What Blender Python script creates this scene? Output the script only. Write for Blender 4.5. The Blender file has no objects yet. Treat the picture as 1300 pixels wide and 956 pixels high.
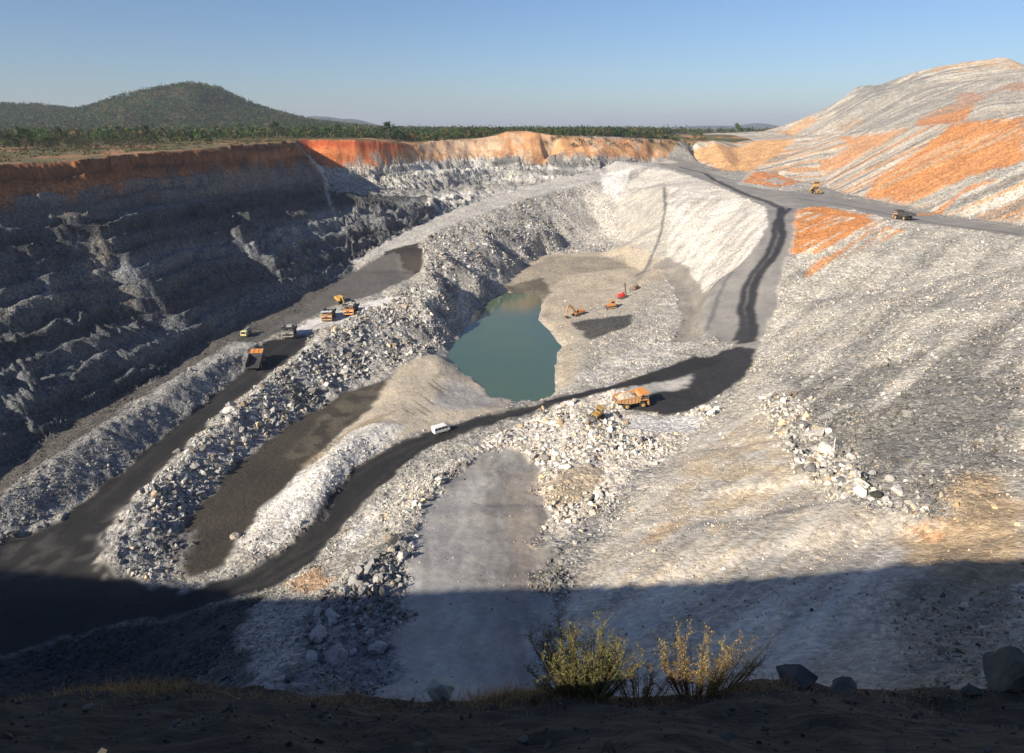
import bpy, bmesh, math, random
import numpy as np
from mathutils import Vector, Matrix, Euler
from mathutils.geometry import delaunay_2d_cdt
random.seed(7)
RNG = np.random.default_rng(11)
C = bpy.context.scene.collection
S = bpy.context.scene

# ---------------------------------------------------------------- camera
PITCH = math.atan2(271, 867)            # metres everywhere, the eye at the origin
cam = bpy.data.cameras.new('camera'); cam.lens = 24.0; cam.sensor_width = 36.0
cam.shift_y = -45 / 1300.0
cam.clip_start = 0.3; cam.clip_end = 30000
camo = bpy.data.objects.new('camera', cam); C.objects.link(camo)
camo.location = (0, 0, 0); camo.rotation_euler = (math.radians(90) - PITCH, 0, 0)
S.camera = camo
# ---------------------------------------------------------------- sky and sun
SUN_EL, SUN_TRAVEL = 27.0, 48.0         # elevation, direction the light travels (from +y towards +x)
w = bpy.data.worlds.new("World"); S.world = w; w.use_nodes = True
nt = w.node_tree
sky = nt.nodes.new('ShaderNodeTexSky'); sky.sky_type = 'NISHITA'; sky.sun_disc = False
sky.sun_elevation = math.radians(SUN_EL); sky.sun_rotation = math.radians(180 + SUN_TRAVEL)
sky.altitude = 300; sky.air_density = 1.0; sky.dust_density = 0.9; sky.ozone_density = 4.0
tint = nt.nodes.new('ShaderNodeMix'); tint.data_type = 'RGBA'; tint.blend_type = 'MULTIPLY'; tint.inputs[0].default_value = 1.0
tint.inputs[7].default_value = (0.94, 0.97, 1.08, 1)
nt.links.new(sky.outputs[0], tint.inputs[6]); nt.links.new(tint.outputs[2], nt.nodes['Background'].inputs[0])
nt.nodes['Background'].inputs[1].default_value = 0.063
sl = bpy.data.lights.new('sun', 'SUN'); sl.energy = 5.0; sl.angle = math.radians(0.53); sl.color = (1.0, 0.89, 0.74)
so = bpy.data.objects.new('sun', sl); C.objects.link(so)
so.rotation_euler = (math.radians(90 - SUN_EL), 0, math.radians(-SUN_TRAVEL)); so.location = (-200, -200, 200)
S.view_settings.view_transform = 'Standard'; S.view_settings.look = 'None'
S.view_settings.exposure = 0.78; S.view_settings.gamma = 1.0
S.view_settings.use_curve_mapping = False
S.cycles.max_bounces = 3; S.cycles.diffuse_bounces = 2; S.cycles.volume_bounces = 0; S.cycles.transparent_max_bounces = 4

# ---------------------------------------------------------------- survey maths
F = 867.0; CP, SP = math.cos(PITCH), math.sin(PITCH)
def raydir(px, py):
    v = (py - 433.0) / F
    return ((px - 650.0) / F, CP - v * SP, -(SP + v * CP))
def G(px, py, H):                        # point seen in that direction, H metres below the eye
    dx, dy, dz = raydir(px, py); t = -H / dz
    return (dx * t, dy * t, -H)
def GY(px, py, Y):                       # ... at Y metres ahead
    dx, dy, dz = raydir(px, py); t = Y / dy
    return (dx * t, Y, dz * t)

# ---------------------------------------------------------------- noise
def _hash(ix, iy, s):
    h = (ix.astype(np.int64) * 374761393 + iy.astype(np.int64) * 668265263 + s * 2147483647) & 0xFFFFFFFF
    h = ((h ^ (h >> 13)) * 1274126177) & 0xFFFFFFFF
    return ((h ^ (h >> 16)) & 0xFFFFFF).astype(np.float32) / np.float32(0xFFFFFF)
def noise(x, y, s=0):
    x = np.asarray(x, np.float64); y = np.asarray(y, np.float64)
    ix = np.floor(x); iy = np.floor(y); fx = (x - ix).astype(np.float32); fy = (y - iy).astype(np.float32)
    r = 0
    ux = fx * fx * fx * (fx * (fx * 6 - 15) + 10); uy = fy * fy * fy * (fy * (fy * 6 - 15) + 10)
    g = []
    for a in (0, 1):
        for b in (0, 1):
            th = _hash(ix + a, iy + b, s) * np.float32(6.2831853)
            g.append(np.cos(th) * (fx - a) + np.sin(th) * (fy - b))
    n0 = g[0] + (g[1] - g[0]) * uy; n1 = g[2] + (g[3] - g[2]) * uy
    return (n0 + (n1 - n0) * ux) * 1.5
def fbm(x, y, scale, octv=4, s=0, gain=0.5, lac=2.03):
    r = 0; a = 1.0; f = 1.0 / scale; t = 0
    for o in range(octv):
        r = r + a * noise(x * f + 17.3 * o, y * f - 9.1 * o, s + o); t += a; a *= gain; f *= lac
    return r / t * 1.3
def ridged(x, y, scale, octv=4, s=0):
    r = 0; a = 1.0; f = 1.0 / scale; t = 0
    for o in range(octv):
        r = r + a * (1 - np.abs(noise(x * f + 3.3 * o, y * f + 7.7 * o, s + o)) * 2); t += a; a *= .5; f *= 2.1
    return r / t
def cells(x, y, scale, s=0):             # distance to nearest cell centre and that cell's random value
    x = np.asarray(x) / scale; y = np.asarray(y) / scale
    ix = np.floor(x); iy = np.floor(y); best = np.full(x.shape, 9.0, np.float32); val = np.zeros(x.shape, np.float32)
    for a in (-1, 0, 1):
        for b in (-1, 0, 1):
            cx = ix + a + _hash(ix + a, iy + b, s); cy = iy + b + _hash(ix + a, iy + b, s + 5)
            d = np.hypot(x - cx, y - cy).astype(np.float32); m = d < best
            best = np.where(m, d, best); val = np.where(m, _hash(ix + a, iy + b, s + 9), val)
    return best, val
def sstep(a, b, x):
    t = np.clip((x - a) / (b - a), 0, 1); return t * t * (3 - 2 * t)

# ---------------------------------------------------------------- survey lines: the breaks of slope of the pit
LN = []
def L(*pts, off=None):
    p = [G(*q) if len(q) == 3 else (GY(q[0], q[1], q[3]) if q[2] == 'Y' else tuple(q[1:])) for q in pts]
    LN.append(p); return p
# left high wall: rim, bench, toe
W_RIM = L((-150,217,12.5),(0,207,11.9),(115,201,11.5),(200,192,10.4),(280,186,9.2),(345,181,8.3),(374,180.5,8.6),(398,208,22),(416,236,36))
LN.append([(x + 3.5, y - .5, z - 9) for x, y, z in W_RIM[:6]])
W_BENCH = L((-150,290,28.5),(0,283,30.6),(100,275,30.8),(180,266,32),(250,258,33),(345,245,34.5),(410,241,36))
LN.append([(x - 5, y + 1, z + 1.0) for x, y, z in W_BENCH])
LN.append([(x - 6, y, z - .3) for x, y, z in W_RIM[:6]])
W_TOE = L((-150,720,80),(0,606,80),(100,532,80),(200,482,79),(300,412,76),(400,366,72),(450,344,69.5))
L((-150,420,54),(0,402,55),(60,392,56),(100,386,58))
L((-150,410,53.6),(0,398,54.2),(60,388.5,55.2))
L((448,300,57),(436,270,48),(420,243,38))
# strip between wall and the inner haul road
L((-150,740,78),(0,632,75.5),(60,592,75),(160,528,74.5),(250,474,74),(300,447,74),(318,440,75))
L((0,622,77),(150,520,76.8),(250,464,76.2),(300,432,75.8))
S_TOE = L((-80,760,81),(0,700,81),(100,640,81),(150,602,80.7),(240,530,80),(290,486,79),(312,470,78))
RA_R = L((125,700,80.8),(150,652,80.6),(200,598,80.3),(270,532,79.6),(350,470,77.6),(400,428,75.8),(470,388,73))
L((320,400,76),(400,380,73.5),(450,366,72),(500,352,70.3),(540,344,68.5))
# boulder berm between inner road and the muddy hollow
L((140,705,79),(170,655,78.2),(210,602,77.2),(275,545,76.2),(345,482,74.5),(400,440,73),(470,398,70.5),(530,384,68.5),(560,372,69))
H_BND = L((205,736,82),(222,690,82),(245,650,82),(300,590,82),(380,532,82),(440,498,81.8),(500,480,81.3))
H_BND2 = L((500,480,81.3),(470,520,81.8),(430,552,82),(400,580,82),(370,612,82),(330,652,82),(302,690,82),(285,716,82),(240,736,82),(205,736,82))
L((420,470,79),(470,450,78),(520,440,78.5),(548,446,80))
# white bank between hollow and outer haul road
L((318,690,80.5),(345,650,79),(400,600,77.2),(440,562,76.6),(480,540,77.2),(510,536,78))
L((360,680,79.3),(405,640,78),(418,612,77.4),(440,585,77.6))
RB_L = L((235,748,81),(285,738,81),(350,706,80.6),(400,664,80),(428,620,79.8),(455,590,79.4),(500,562,78.9),(540,546,78.5),(600,532,78),(650,519,77.6),(700,508,77),(760,495,76),(850,470,75),(920,442,73.5))
RB_R = L((-60,870,79.5),(0,832,80),(150,792,80.3),(260,772,80.6),(340,746,80.4),(400,711,80),(440,662,79.7),(490,612,79.3),(540,573,78.7),(600,546,78.2),(650,530,77.8),(700,518,77.1),(745,508,76.3))
L((-150,760,80.6),(0,755,80.6),(60,740,80.8),(125,735,81),(200,750,81.2))
# sandy ground before the lake
L((470,540,79),(520,520,79.4),(560,512,79.6),(600,516,79.3),(640,519,78.2))
L((440,545,81),(500,500,80.8),(555,478,80.5),(560,455,80.2))
# lake
LAKE_PX = [(571,458),(568,448),(574,438),(590,415),(603,395),(618,381),(632,374),(655,370),(688,377),(686,395),(682,405),(699,421),(712,440),(706,455),(704,475),(707,499),(692,507),(668,513),(648,507),(622,502),(604,482)]
LAKE = [G(x, y, 83) for x, y in LAKE_PX]
LN.append(LAKE + LAKE[:1])
cx = sum(p[0] for p in LAKE) / len(LAKE); cy = sum(p[1] for p in LAKE) / len(LAKE)
LN.append([(cx + (x - cx) * .72, cy + (y - cy) * .8, -87) for x, y, z in LAKE + LAKE[:1]])
LN.append([(cx + (x - cx) * 1.09, cy + (y - cy) * 1.05, z + 1.3) for x, y, z in LAKE[8:16]])
# ridge between outer road and near ramp, the near ramp
L((340,867,58),(380,820,63),(420,780,67),(462,740,68.5),(492,700,71),(515,655,73.6),(555,610,75.5),(600,580,76.6),(650,556,76.8),(700,536,75.6))
L((300,867,64),(300,800,72.5),(370,765,74.5),(430,715,76),(480,650,77.6),(530,600,78))
R_L = L((480,956,53),(500,867,61),(506,800,65.5),(512,745,68.8),(520,700,71.3),(545,640,74.7),(590,596,76.6),(636,566,77.2))
R_R = L((668,956,51),(678,867,59.5),(684,800,64.5),(688,745,68),(692,700,70.7),(694,650,73.6),(684,610,75.6),(668,574,76.8))
L((690,760,66.5),(700,720,68),(712,690,69.5))
L((690,650,72.4),(700,612,73),(745,590,72.8),(772,600,73),(760,628,73.2),(720,672,72))
L((700,560,75.6),(760,556,75),(800,550,74.6),(850,548,74.2),(885,545,74))
L((730,520,75.8),(790,494,74.2),(800,520,74.6),(860,526,74.2),(905,508,73.8))
L((720,536,74.4),(760,548,73.2),(800,572,73.6),(740,575,74.2))
# big spoil slope on the right
T_R = L((700,956,49),(712,867,57.5),(716,790,63.5),(735,725,67),(770,672,69.5),(810,612,71.5),(872,560,72.6),(915,520,72.8),(952,480,72),(966,446,70.4))
U_N = L((1010,264,42),(1060,262,42),(1100,271,42),(1150,281,42),(1220,290,42),(1300,301,42),(1420,318,42),(1600,345,42))
L((1300,400,47),(1300,500,50),(1300,600,50),(1300,700,48),(1300,800,45),(1300,867,42),(1300,956,38))
L((1600,400,43),(1600,500,44),(1600,700,40),(1600,867,34),(1600,956,30))
L((985,520,66.3),(1010,570,61.6),(1060,615,57.2),(1120,650,53.2),(1180,668,51.2),(1215,625,51.3),(1250,590,50.6))
L((1000,560,64.4),(1060,632,58.8),(1120,668,55.3),(1185,690,52.8))
# ramp climbing to the upper road
P_R = L((966,446,70.4),(972,420,68.6),(988,390,65),(992,350,58),(1004,315,51),(1012,285,45),(1012,264,42))
P_L = L((925,432,72.6),(936,400,68.4),(938,360,62),(958,325,54.5),(972,300,49.5),(974,275,44))
# white tipped face beyond, with its own floor road
F_T = L((835,207,28.5),(880,224,34),(930,244,39),(965,262,42.6),(976,274,44),(962,308,51),(938,338,59.5),(915,352,62),(897,372,66.5),(893,405,70.5),(905,430,72.6))
L((838,236,38.5),(846,262,47.5),(850,300,61),(852,335,71),(872,362,74),(886,396,75),(880,424,75.5),(850,446,76))
L((800,310,73),(760,322,76),(690,322,78),(660,345,79.5),(640,362,81))
L((840,338,72.5),(790,385,78),(740,415,80),(724,440,81),(722,480,80.4),(712,500,80))
L((850,350,75),(800,400,78),(740,445,80),(730,485,79))
L((870,428,76),(820,460,77),(770,480,77.6),(715,500,78.5))
L((700,398,82),(720,396,81),(760,372,79.5),(820,345,76.5))
# upper road and bench
U_F = L((845,201,26.5),(885,214,32.5),(930,228,37.5),(1000,243,40.8),(1060,250,41.6),(1130,262,41.9),(1200,277,41.9),(1300,290,41.9),(1450,310,41.9),(1600,330,41.9))
D_TOE = L((870,200,27.5),(905,213,34),(950,221,38),(1040,234,40.4),(1062,243,41),(1130,258,41.6),(1200,273,41.7),(1300,286,41.7),(1450,306,41.7),(1600,325,41.7))
L((940,234,39.8),(950,225,36),(965,217,32.5),(1000,214.5,32),(1040,217,33),(1052,228,38))
D_CR = L((905,184,'Y',690),(960,178,'Y',700),(990,176,'Y',720),(1060,171,'Y',640),(1134,163,'Y',545),(1220,155,'Y',460),(1300,147,'Y',405),(1450,130,'Y',330),(1650,110,'Y',270))
L((980,175,'Y',745),(1060,170.5,'Y',675),(1134,160,'Y',580),(1220,150,'Y',495),(1300,140,'Y',440),(1450,122,'Y',360),(1650,100,'Y',300))
D_SIL = L((975,166,'Y',830),(988,161,'Y',810),(1040,140,'Y',800),(1062,131,'Y',790),(1090,109,'Y',770),(1150,105,'Y',720),(1172,88,'Y',720),(1222,79,'Y',700),(1276,72,'Y',680),(1300,86,'Y',640),(1400,92,'Y',560),(1700,80,'Y',420))
L((1110,125,'Y',690),(1160,116,'Y',640),(1230,104,'Y',600),(1300,96,'Y',560))
for p in (D_SIL,): LN.append([(x + 60, y + 90, z - 4) for x, y, z in p]); LN.append([(x + 160, y + 240, -9) for x, y, z in p])
# far walls, the light ramp
T_L = L((440,337,67.5),(470,318,64.5),(500,302,61.5),(560,272,55),(620,251,49.5),(700,229,40.5),(760,215,33),(830,203,28))
T_Rt = L((490,322,64.5),(525,312,61.8),(562,290,57),(640,262,51),(700,243,45),(760,228,38),(826,212,30))
F_LIP = L((428,248,40),(465,254,42),(500,260,46),(540,262,48.7),(560,256,48.5),(600,244,46),(650,232,42))
L((418,240,36.5),(450,242,40),(500,242,42),(540,242,43.5),(600,232,41.5),(650,222,37.2),(700,214,33.5))
O_B = L((395,206,'Y',498),(420,210,'Y',496),(480,205,'Y',518),(540,198,'Y',560),(600,194,'Y',590),(700,193,'Y',600),(760,194,'Y',606),(830,196,'Y',640),(848,199,'Y',646))
LN.append([(x + 2, y - 12, z - 13) for x, y, z in O_B[2:8]])
L((410,218,29),(450,222,32),(500,222,33),(560,218,32),(620,213,'Y',573),(700,206,'Y',586),(780,204,'Y',596))
O_T = L((378,178.5,'Y',500),(384,177,'Y',510),(450,176.5,'Y',514),(500,180,'Y',538),(525,184,'Y',556),(545,180,'Y',574),(575,177.5,'Y',592),(606,178,'Y',603),(622,174,'Y',608),(645,166,'Y',613),(672,166,'Y',615),(700,171,'Y',616),(760,174,'Y',622),(850,177,'Y',658),(905,178,'Y',680))
LN.append([(x, y + 60, min(z, -7.5)) for x, y, z in O_T[1:]])
# rubble tongue between light ramp and lake
L((492,352,70.3),(515,351,70),(534,345,69.4))
L((496,318,63),(500,325,64),(505,344,70.2))
L((535,312,61),(542,325,62.5),(545,340,66))
L((560,322,62),(590,338,67),(605,352,72),(622,366,80))
L((600,290,58),(630,312,64),(655,330,72),(668,340,78))
L((650,285,58),(690,292,63),(712,300,71),(720,318,77.5))
L((560,372,69),(575,395,76),(580,412,81))
L((535,388,69),(545,410,75),(560,432,80.5))
L((740,255,52),(760,285,66),(790,306,73))
L((690,262,53),(730,280,62),(745,305,74))
L((770,222,37),(800,226,37.5),(792,250,48),(765,246,47))
# country around
for p in ([(-900,y,-9) for y in range(-300,1500,150)], [(-420,y,-9.5) for y in range(-100,1400,100)], [(x,1450,-8) for x in range(-900,1500,150)],
          [(-300,y,-8.5) for y in range(480,1400,100)], [(x,900,-8) for x in range(-300,500,100)], [(1400,y,-9) for y in range(-300,1500,150)],
          [(x,-60,-5) for x in range(-900,1400,60)], [(x,760,-7.8) for x in range(-300,330,60)]):
    LN.append([tuple(map(float, q)) for q in p])
L((-150,800,80),(-150,956,62),(0,956,70),(100,900,73),(200,956,60),(300,920,58))
L((0,867,78.5),(150,840,79.2),(200,867,75))
LN.append([(-60,20,-50),(-20,22,-45),(10,20,-46),(26,16,-34),(44,6,-26),(70,-20,-12)])
LN.append([(-150,-10,-40),(-80,0,-40),(-20,6,-30),(12,4,-20),(28,-10,-10)])

X0, X1, Y0, Y1, CS = -420.0, 1000.0, -60.0, 1300.0, 1.0
def tin():
    P = []
    for ln in LN:
        for a, b in zip(ln[:-1], ln[1:]):
            d = math.dist(a[:2], b[:2]); n = max(1, int(d / max(2.0, 0.007 * math.hypot(a[0], a[1]))))
            n = min(n, 90)
            for k in range(n): P.append([a[j] + (b[j] - a[j]) * k / n for j in range(3)])
        P.append(list(ln[-1]))
    seen = {}; Q = []
    for p in P:
        k = (round(p[0] / .7), round(p[1] / .7))
        if k in seen: continue
        seen[k] = 1; Q.append(p)
    vs, es, fs, *_ = delaunay_2d_cdt([Vector(p[:2]) for p in Q], [], [], 0, 1e-5)
    key = {(round(p[0], 3), round(p[1], 3)): p[2] for p in Q}
    V = np.array([(v[0], v[1]) for v in vs]); Z = np.array([p[2] for p in Q])
    if len(V) != len(Q):
        Z = np.array([Q[int(np.argmin((np.array([q[0] for q in Q]) - v[0])**2 + (np.array([q[1] for q in Q]) - v[1])**2))][2] for v in V])
    nx = int((X1 - X0) / CS) + 1; ny = int((Y1 - Y0) / CS) + 1
    H = np.full((ny, nx), -9.0, np.float32)
    for f in fs:
        a, b, c = (V[i] for i in f); za, zb, zc = (Z[i] for i in f)
        x0 = max(int((min(a[0], b[0], c[0]) - X0) / CS), 0); x1 = min(int((max(a[0], b[0], c[0]) - X0) / CS) + 2, nx)
        y0 = max(int((min(a[1], b[1], c[1]) - Y0) / CS), 0); y1 = min(int((max(a[1], b[1], c[1]) - Y0) / CS) + 2, ny)
        if x1 <= x0 or y1 <= y0: continue
        gx = X0 + np.arange(x0, x1) * CS; gy = Y0 + np.arange(y0, y1)[:, None] * CS
        d = (b[0]-a[0])*(c[1]-a[1]) - (c[0]-a[0])*(b[1]-a[1])
        if abs(d) < 1e-9: continue
        u = ((gx-a[0])*(c[1]-a[1]) - (c[0]-a[0])*(gy-a[1])) / d
        v = ((b[0]-a[0])*(gy-a[1]) - (gx-a[0])*(b[1]-a[1])) / d
        m = (u >= -1e-6) & (v >= -1e-6) & (u + v <= 1 + 1e-6)
        H[y0:y1, x0:x1][m] = (za + u*(zb-za) + v*(zc-za))[m]
    return H
def blur(A, r):
    for _ in range(r):
        A = A.copy(); A[1:-1] = (A[:-2] + 2*A[1:-1] + A[2:]) / 4
        A[:, 1:-1] = (A[:, :-2] + 2*A[:, 1:-1] + A[:, 2:]) / 4
    return A
HR = blur(tin(), 2)
def samp(R, x, y):
    fx = np.clip((np.asarray(x) - X0) / CS, 0, R.shape[1] - 1.001); fy = np.clip((np.asarray(y) - Y0) / CS, 0, R.shape[0] - 1.001)
    ix = fx.astype(int); iy = fy.astype(int); fx = (fx - ix).astype(np.float32); fy = (fy - iy).astype(np.float32)
    if R.ndim == 3: fx = fx[..., None]; fy = fy[..., None]
    return (R[iy, ix]*(1-fx)*(1-fy) + R[iy, ix+1]*fx*(1-fy) + R[iy+1, ix]*(1-fx)*fy + R[iy+1, ix+1]*fx*fy)
def march(px, py, R=None, t0=18.0, t1=1300.0):
    R = HR if R is None else R
    d = raydir(px, py); t = t0 * (t1 / t0) ** np.linspace(0, 1, 5000)
    z = samp(R, d[0] * t, d[1] * t); m = np.nonzero(d[2] * t < z)[0]
    tt = t[m[0]] if len(m) else t1
    return (d[0] * tt, d[1] * tt, d[2] * tt)
# ---------------------------------------------------------------- ground cover maps (world metres, 0.5 m cells)
MX0, MX1, MY0, MY1, MS = -330.0, 640.0, -20.0, 900.0, 0.5
MNX = int((MX1 - MX0) / MS) + 1; MNY = int((MY1 - MY0) / MS) + 1
mgx, mgy = np.meshgrid((MX0 + np.arange(MNX) * MS).astype(np.float32), (MY0 + np.arange(MNY) * MS).astype(np.float32))
WXA = noise(mgx / 7, mgy / 7, 3) * 1.6 + noise(mgx / 2.2, mgy / 2.2, 4) * .8
WYA = noise(mgx / 7, mgy / 7, 5) * 1.6 + noise(mgx / 2.2, mgy / 2.2, 6) * .8
CH = ('r', 'g', 'b', 'amp', 'rub', 'streak', 'strata', 'flute', 'spk')
M = np.zeros((MNY, MNX, len(CH)), np.float32); ZI = np.zeros((MNY, MNX), np.int8)
M[:] = (.33, .315, .285, .8, .35, 0, 0, 0, .8)
def wpts(poly):
    o = []
    for q in poly:
        if q[0] == 'w': o.append((q[1], q[2]))
        elif len(q) == 3 and abs(q[2]) > 0 and isinstance(q[0], float) and q[2] < 0: o.append((q[0], q[1]))
        elif len(q) == 2: o.append(march(*q)[:2])
        elif len(q) == 3: o.append(G(*q)[:2])
    return o
def polymask(poly, feather=1, warp=1.0):
    P = wpts(poly); xs = [p[0] for p in P]; ys = [p[1] for p in P]; pad = 6
    x0 = max(0, int((min(xs) - MX0 - pad) / MS)); x1 = min(MNX, int((max(xs) - MX0 + pad) / MS) + 1)
    y0 = max(0, int((min(ys) - MY0 - pad) / MS)); y1 = min(MNY, int((max(ys) - MY0 + pad) / MS) + 1)
    sl_ = (slice(y0, y1), slice(x0, x1))
    if x1 <= x0 or y1 <= y0: return sl_, None
    gx = mgx[sl_] + warp * WXA[sl_]; gy = mgy[sl_] + warp * WYA[sl_]
    ins = np.zeros(gx.shape, bool)
    for (ax, ay), (bx, by) in zip(P, P[1:] + P[:1]):
        if ay == by: continue
        c = (ay > gy) != (by > gy)
        ins ^= c & (gx < (bx - ax) * (gy - ay) / (by - ay) + ax)
    return sl_, blur(ins.astype(np.float32), feather)
def paint(poly, col=None, feather=2, warp=1.0, a=1.0, zone=None, mod=None, **kw):
    sl_, m = polymask(poly, feather, warp)
    if m is None: return
    if mod is not None: m = m * mod(mgx[sl_], mgy[sl_])
    if zone is not None: ZI[sl_][m > .5] = zone
    m = m * a; T = M[sl_]
    if col is not None:
        for k in range(3): T[..., k] += (col[k] - T[..., k]) * m
    for k, v in kw.items():
        j = CH.index(k); T[..., j] += (v - T[..., j]) * m
def road(pts, width, col, **kw):           # a strip round a centre line given in pixels on the ground
    P = [Vector(p) for p in wpts(pts)]; l = []; r = []
    for i, p in enumerate(P):
        d = (P[min(i + 1, len(P) - 1)] - P[max(i - 1, 0)]).normalized(); n = Vector((-d.y, d.x))
        ww = width[i] if isinstance(width, (list, tuple)) else width
        l.append(('w', *(p + n * ww / 2))); r.append(('w', *(p - n * ww / 2)))
    paint(l + r[::-1], col, **kw)
BLK = (.022, .0215, .021); DKG = (.10, .098, .092); WHT = (.52, .49, .44); LGT = (.38, .36, .33); GRY = (.24, .235, .22)
TAN = (.42, .345, .25); ORG = (.52, .20, .06); ORL = (.47, .29, .14); RED = (.36, .10, .04)
patch = lambda sc, th, s, wd=.15: (lambda x, y: sstep(th - wd, th + wd, fbm(x, y, sc, 3, s)))
# direction of the tipped streaks on the spoil slopes
def streakmod(nx_, ny_, across, along, th, s, wd=.12):
    def f(x, y):
        u = (x * ny_ - y * nx_); v = (x * nx_ + y * ny_)
        return sstep(th - wd, th + wd, fbm(u / across, v / along, 1.0, 4, s))
    return f
def fan(x, y):
    return x * DR[1] - y * DR[0], x * DR[0] + y * DR[1]
def fanmod(across, along, th, s, wd=.12):
    def f(x, y):
        u, v = fan(x, y); u = u + 1.5 * noise(x / 30, y / 30, 3)
        return sstep(th - wd, th + wd, fbm(u / across, v / along, 1.0, 4, s))
    return f
DR = (-.75, -.66)                          # downhill on the right-hand slope
DU = (-.92, .39)                          # downhill on the upper dump
# --- plain around the pit
PLN = (.13, .105, .05)
zr = samp(HR, mgx, mgy)
out_ = ((zr > -17) & (mgx < 60)) | ((mgy > 655) & (zr > -17) & (mgx < 260))
outm = blur(out_.astype(np.float32), 3)
for k, v in enumerate((*PLN, .25, 0, 0, 0, 0, .6)): M[..., k] += (v - M[..., k]) * outm
pm = patch(40, .12, 21)(mgx, mgy) * outm
for k, v in enumerate((.30, .16, .08)): M[..., k] += (v - M[..., k]) * pm
pm = patch(25, .1, 25)(mgx, mgy) * outm
for k, v in enumerate((.06, .075, .03)): M[..., k] += (v - M[..., k]) * pm * .8
ZI[out_] = 2
# --- left wall
R3 = lambda ln: [('w', p[0], p[1]) for p in ln]
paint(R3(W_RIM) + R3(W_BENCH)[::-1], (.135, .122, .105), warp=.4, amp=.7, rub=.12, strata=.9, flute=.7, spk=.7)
WM, wm = polymask([('w', p[0] - 3, p[1]) for p in W_RIM] + R3(W_BENCH)[::-1], 1, 0)
paint([('w', p[0] + 2, p[1]) for p in W_RIM] + [('w', p[0] - 3, p[1] + 2) for p in W_RIM][::-1], (.30, .21, .13), feather=1, warp=.3, a=.4)
dz = zr[WM]; top = np.interp(mgy[WM], [p[1] for p in W_RIM], [p[2] for p in W_RIM]) - dz
om = wm * (1 - sstep(10.5, 15, top + 3 * noise(mgy[WM] / 9, mgx[WM] / 9, 8))) * sstep(.2, 1.2, top)
for k, v in enumerate((.29, .125, .05)): M[WM][..., k] += (v - M[WM][..., k]) * om
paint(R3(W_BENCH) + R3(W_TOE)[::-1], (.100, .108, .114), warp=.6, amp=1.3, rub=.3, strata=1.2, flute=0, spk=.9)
paint([(95,285),(150,282),(150,330),(175,360),(170,400),(90,400),(110,350)], (.17, .16, .14), feather=8, a=.8, rub=.8, mod=patch(9, -.05, 31))
paint([(345,290),(375,285),(400,330),(395,370),(360,350),(350,315)], (.19, .18, .16), feather=6, a=.8, rub=.8, mod=patch(7, -.1, 32))
paint([(0,385),(100,378),(130,390),(70,398),(0,410)], (.2, .19, .17), feather=3, a=.6)
# --- far red and orange cliff, grey beds under it
O_B2 = [(p[0], p[1] - 4, p[2]) for p in O_B]
paint(R3(O_T) + R3(O_B2)[::-1], (.46, .25, .12), warp=.5, amp=1.6, rub=.05, flute=.25, strata=.15, spk=.7)
paint(R3(O_T) + R3(O_B2)[::-1], (.36, .19, .10), feather=2, a=.7, mod=patch(11, .02, 74))
paint(R3(O_T) + R3(O_B2)[::-1], (.50, .37, .25), feather=2, a=.7, mod=patch(13, .1, 75))
PR, pr = polymask(R3(O_T[:5]) + R3(O_B2[:3])[::-1], 4, .6)
for k, v in enumerate((.46, .155, .055)): M[PR][..., k] += (v - M[PR][..., k]) * pr
pt = pr * sstep(-16.5, -12.5, zr[PR] + 2 * noise(mgx[PR] / 12, mgy[PR] / 12, 3))
for k, v in enumerate((.38, .085, .03)): M[PR][..., k] += (v - M[PR][..., k]) * pt
paint([(540,178),(640,176),(640,190),(545,192)], (.5, .36, .24), feather=3, a=.7)
paint([(690,172),(760,172),(860,178),(860,192),(690,190)], (.2, .14, .08), feather=3, a=.75, mod=patch(14, .0, 35), rub=.1)
paint(R3(O_B2) + [(830,205),(700,232),(620,255),(560,275),(500,305),(440,335),(418,245)], (.42, .41, .375), warp=1, amp=2.3, rub=.7, strata=.7, spk=1)
paint([(540,200),(640,198),(660,206),(560,214)], (.10, .10, .10), feather=2, a=.85, mod=patch(8, -.2, 36))
paint([(690,198),(770,200),(770,222),(700,224),(640,225)], (.17, .17, .165), feather=2, a=.7, mod=patch(9, -.05, 37))
paint([(418,243),(540,250),(575,262),(560,276),(500,304),(440,340)], (.115, .118, .118), feather=4, strata=1.2, rub=.4)
paint([(545,240),(700,222),(700,234),(620,255),(560,272),(540,262)], (.42, .405, .38), feather=4, a=.8, mod=patch(9, -.15, 38))
paint([(415,213),(530,208),(500,222),(440,230),(415,222)], (.36, .32, .26), feather=3, a=.8, mod=patch(10, -.1, 39))
# --- light ramp
paint(R3(T_L) + R3(T_Rt)[::-1], (.40, .385, .355), feather=2, warp=1.6, amp=.5, rub=.22, strata=0, spk=.7)
# --- rubble tongue
paint([(520,315),(562,290),(640,262),(700,245),(760,230),(800,235),(800,305),(700,322),(655,345),(630,370),(590,412),(570,440),(540,455),(490,470),(430,500),(390,520),(350,500),(400,430),(470,385),(540,345)], (.31, .30, .275), warp=2, amp=1.9, rub=1.0, spk=1)
paint([(700,250),(830,215),(850,300),(780,312),(740,310)], (.42, .395, .35), warp=2, amp=1.0, rub=.7, feather=4)
paint([(762,218),(800,215),(796,240),(785,252),(765,244)], (.68, .65, .60), feather=1, rub=.1, amp=.4)
paint([(560,330),(640,290),(700,290),(640,350),(600,400),(540,430),(500,430),(540,380)], (.14, .138, .13), feather=4, a=.7, mod=patch(12, .05, 72))
paint([(560,330),(640,290),(700,290),(640,350),(600,400),(540,430),(500,430),(540,380)], (.50, .48, .44), feather=4, a=.7, mod=patch(14, .12, 73))
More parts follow.
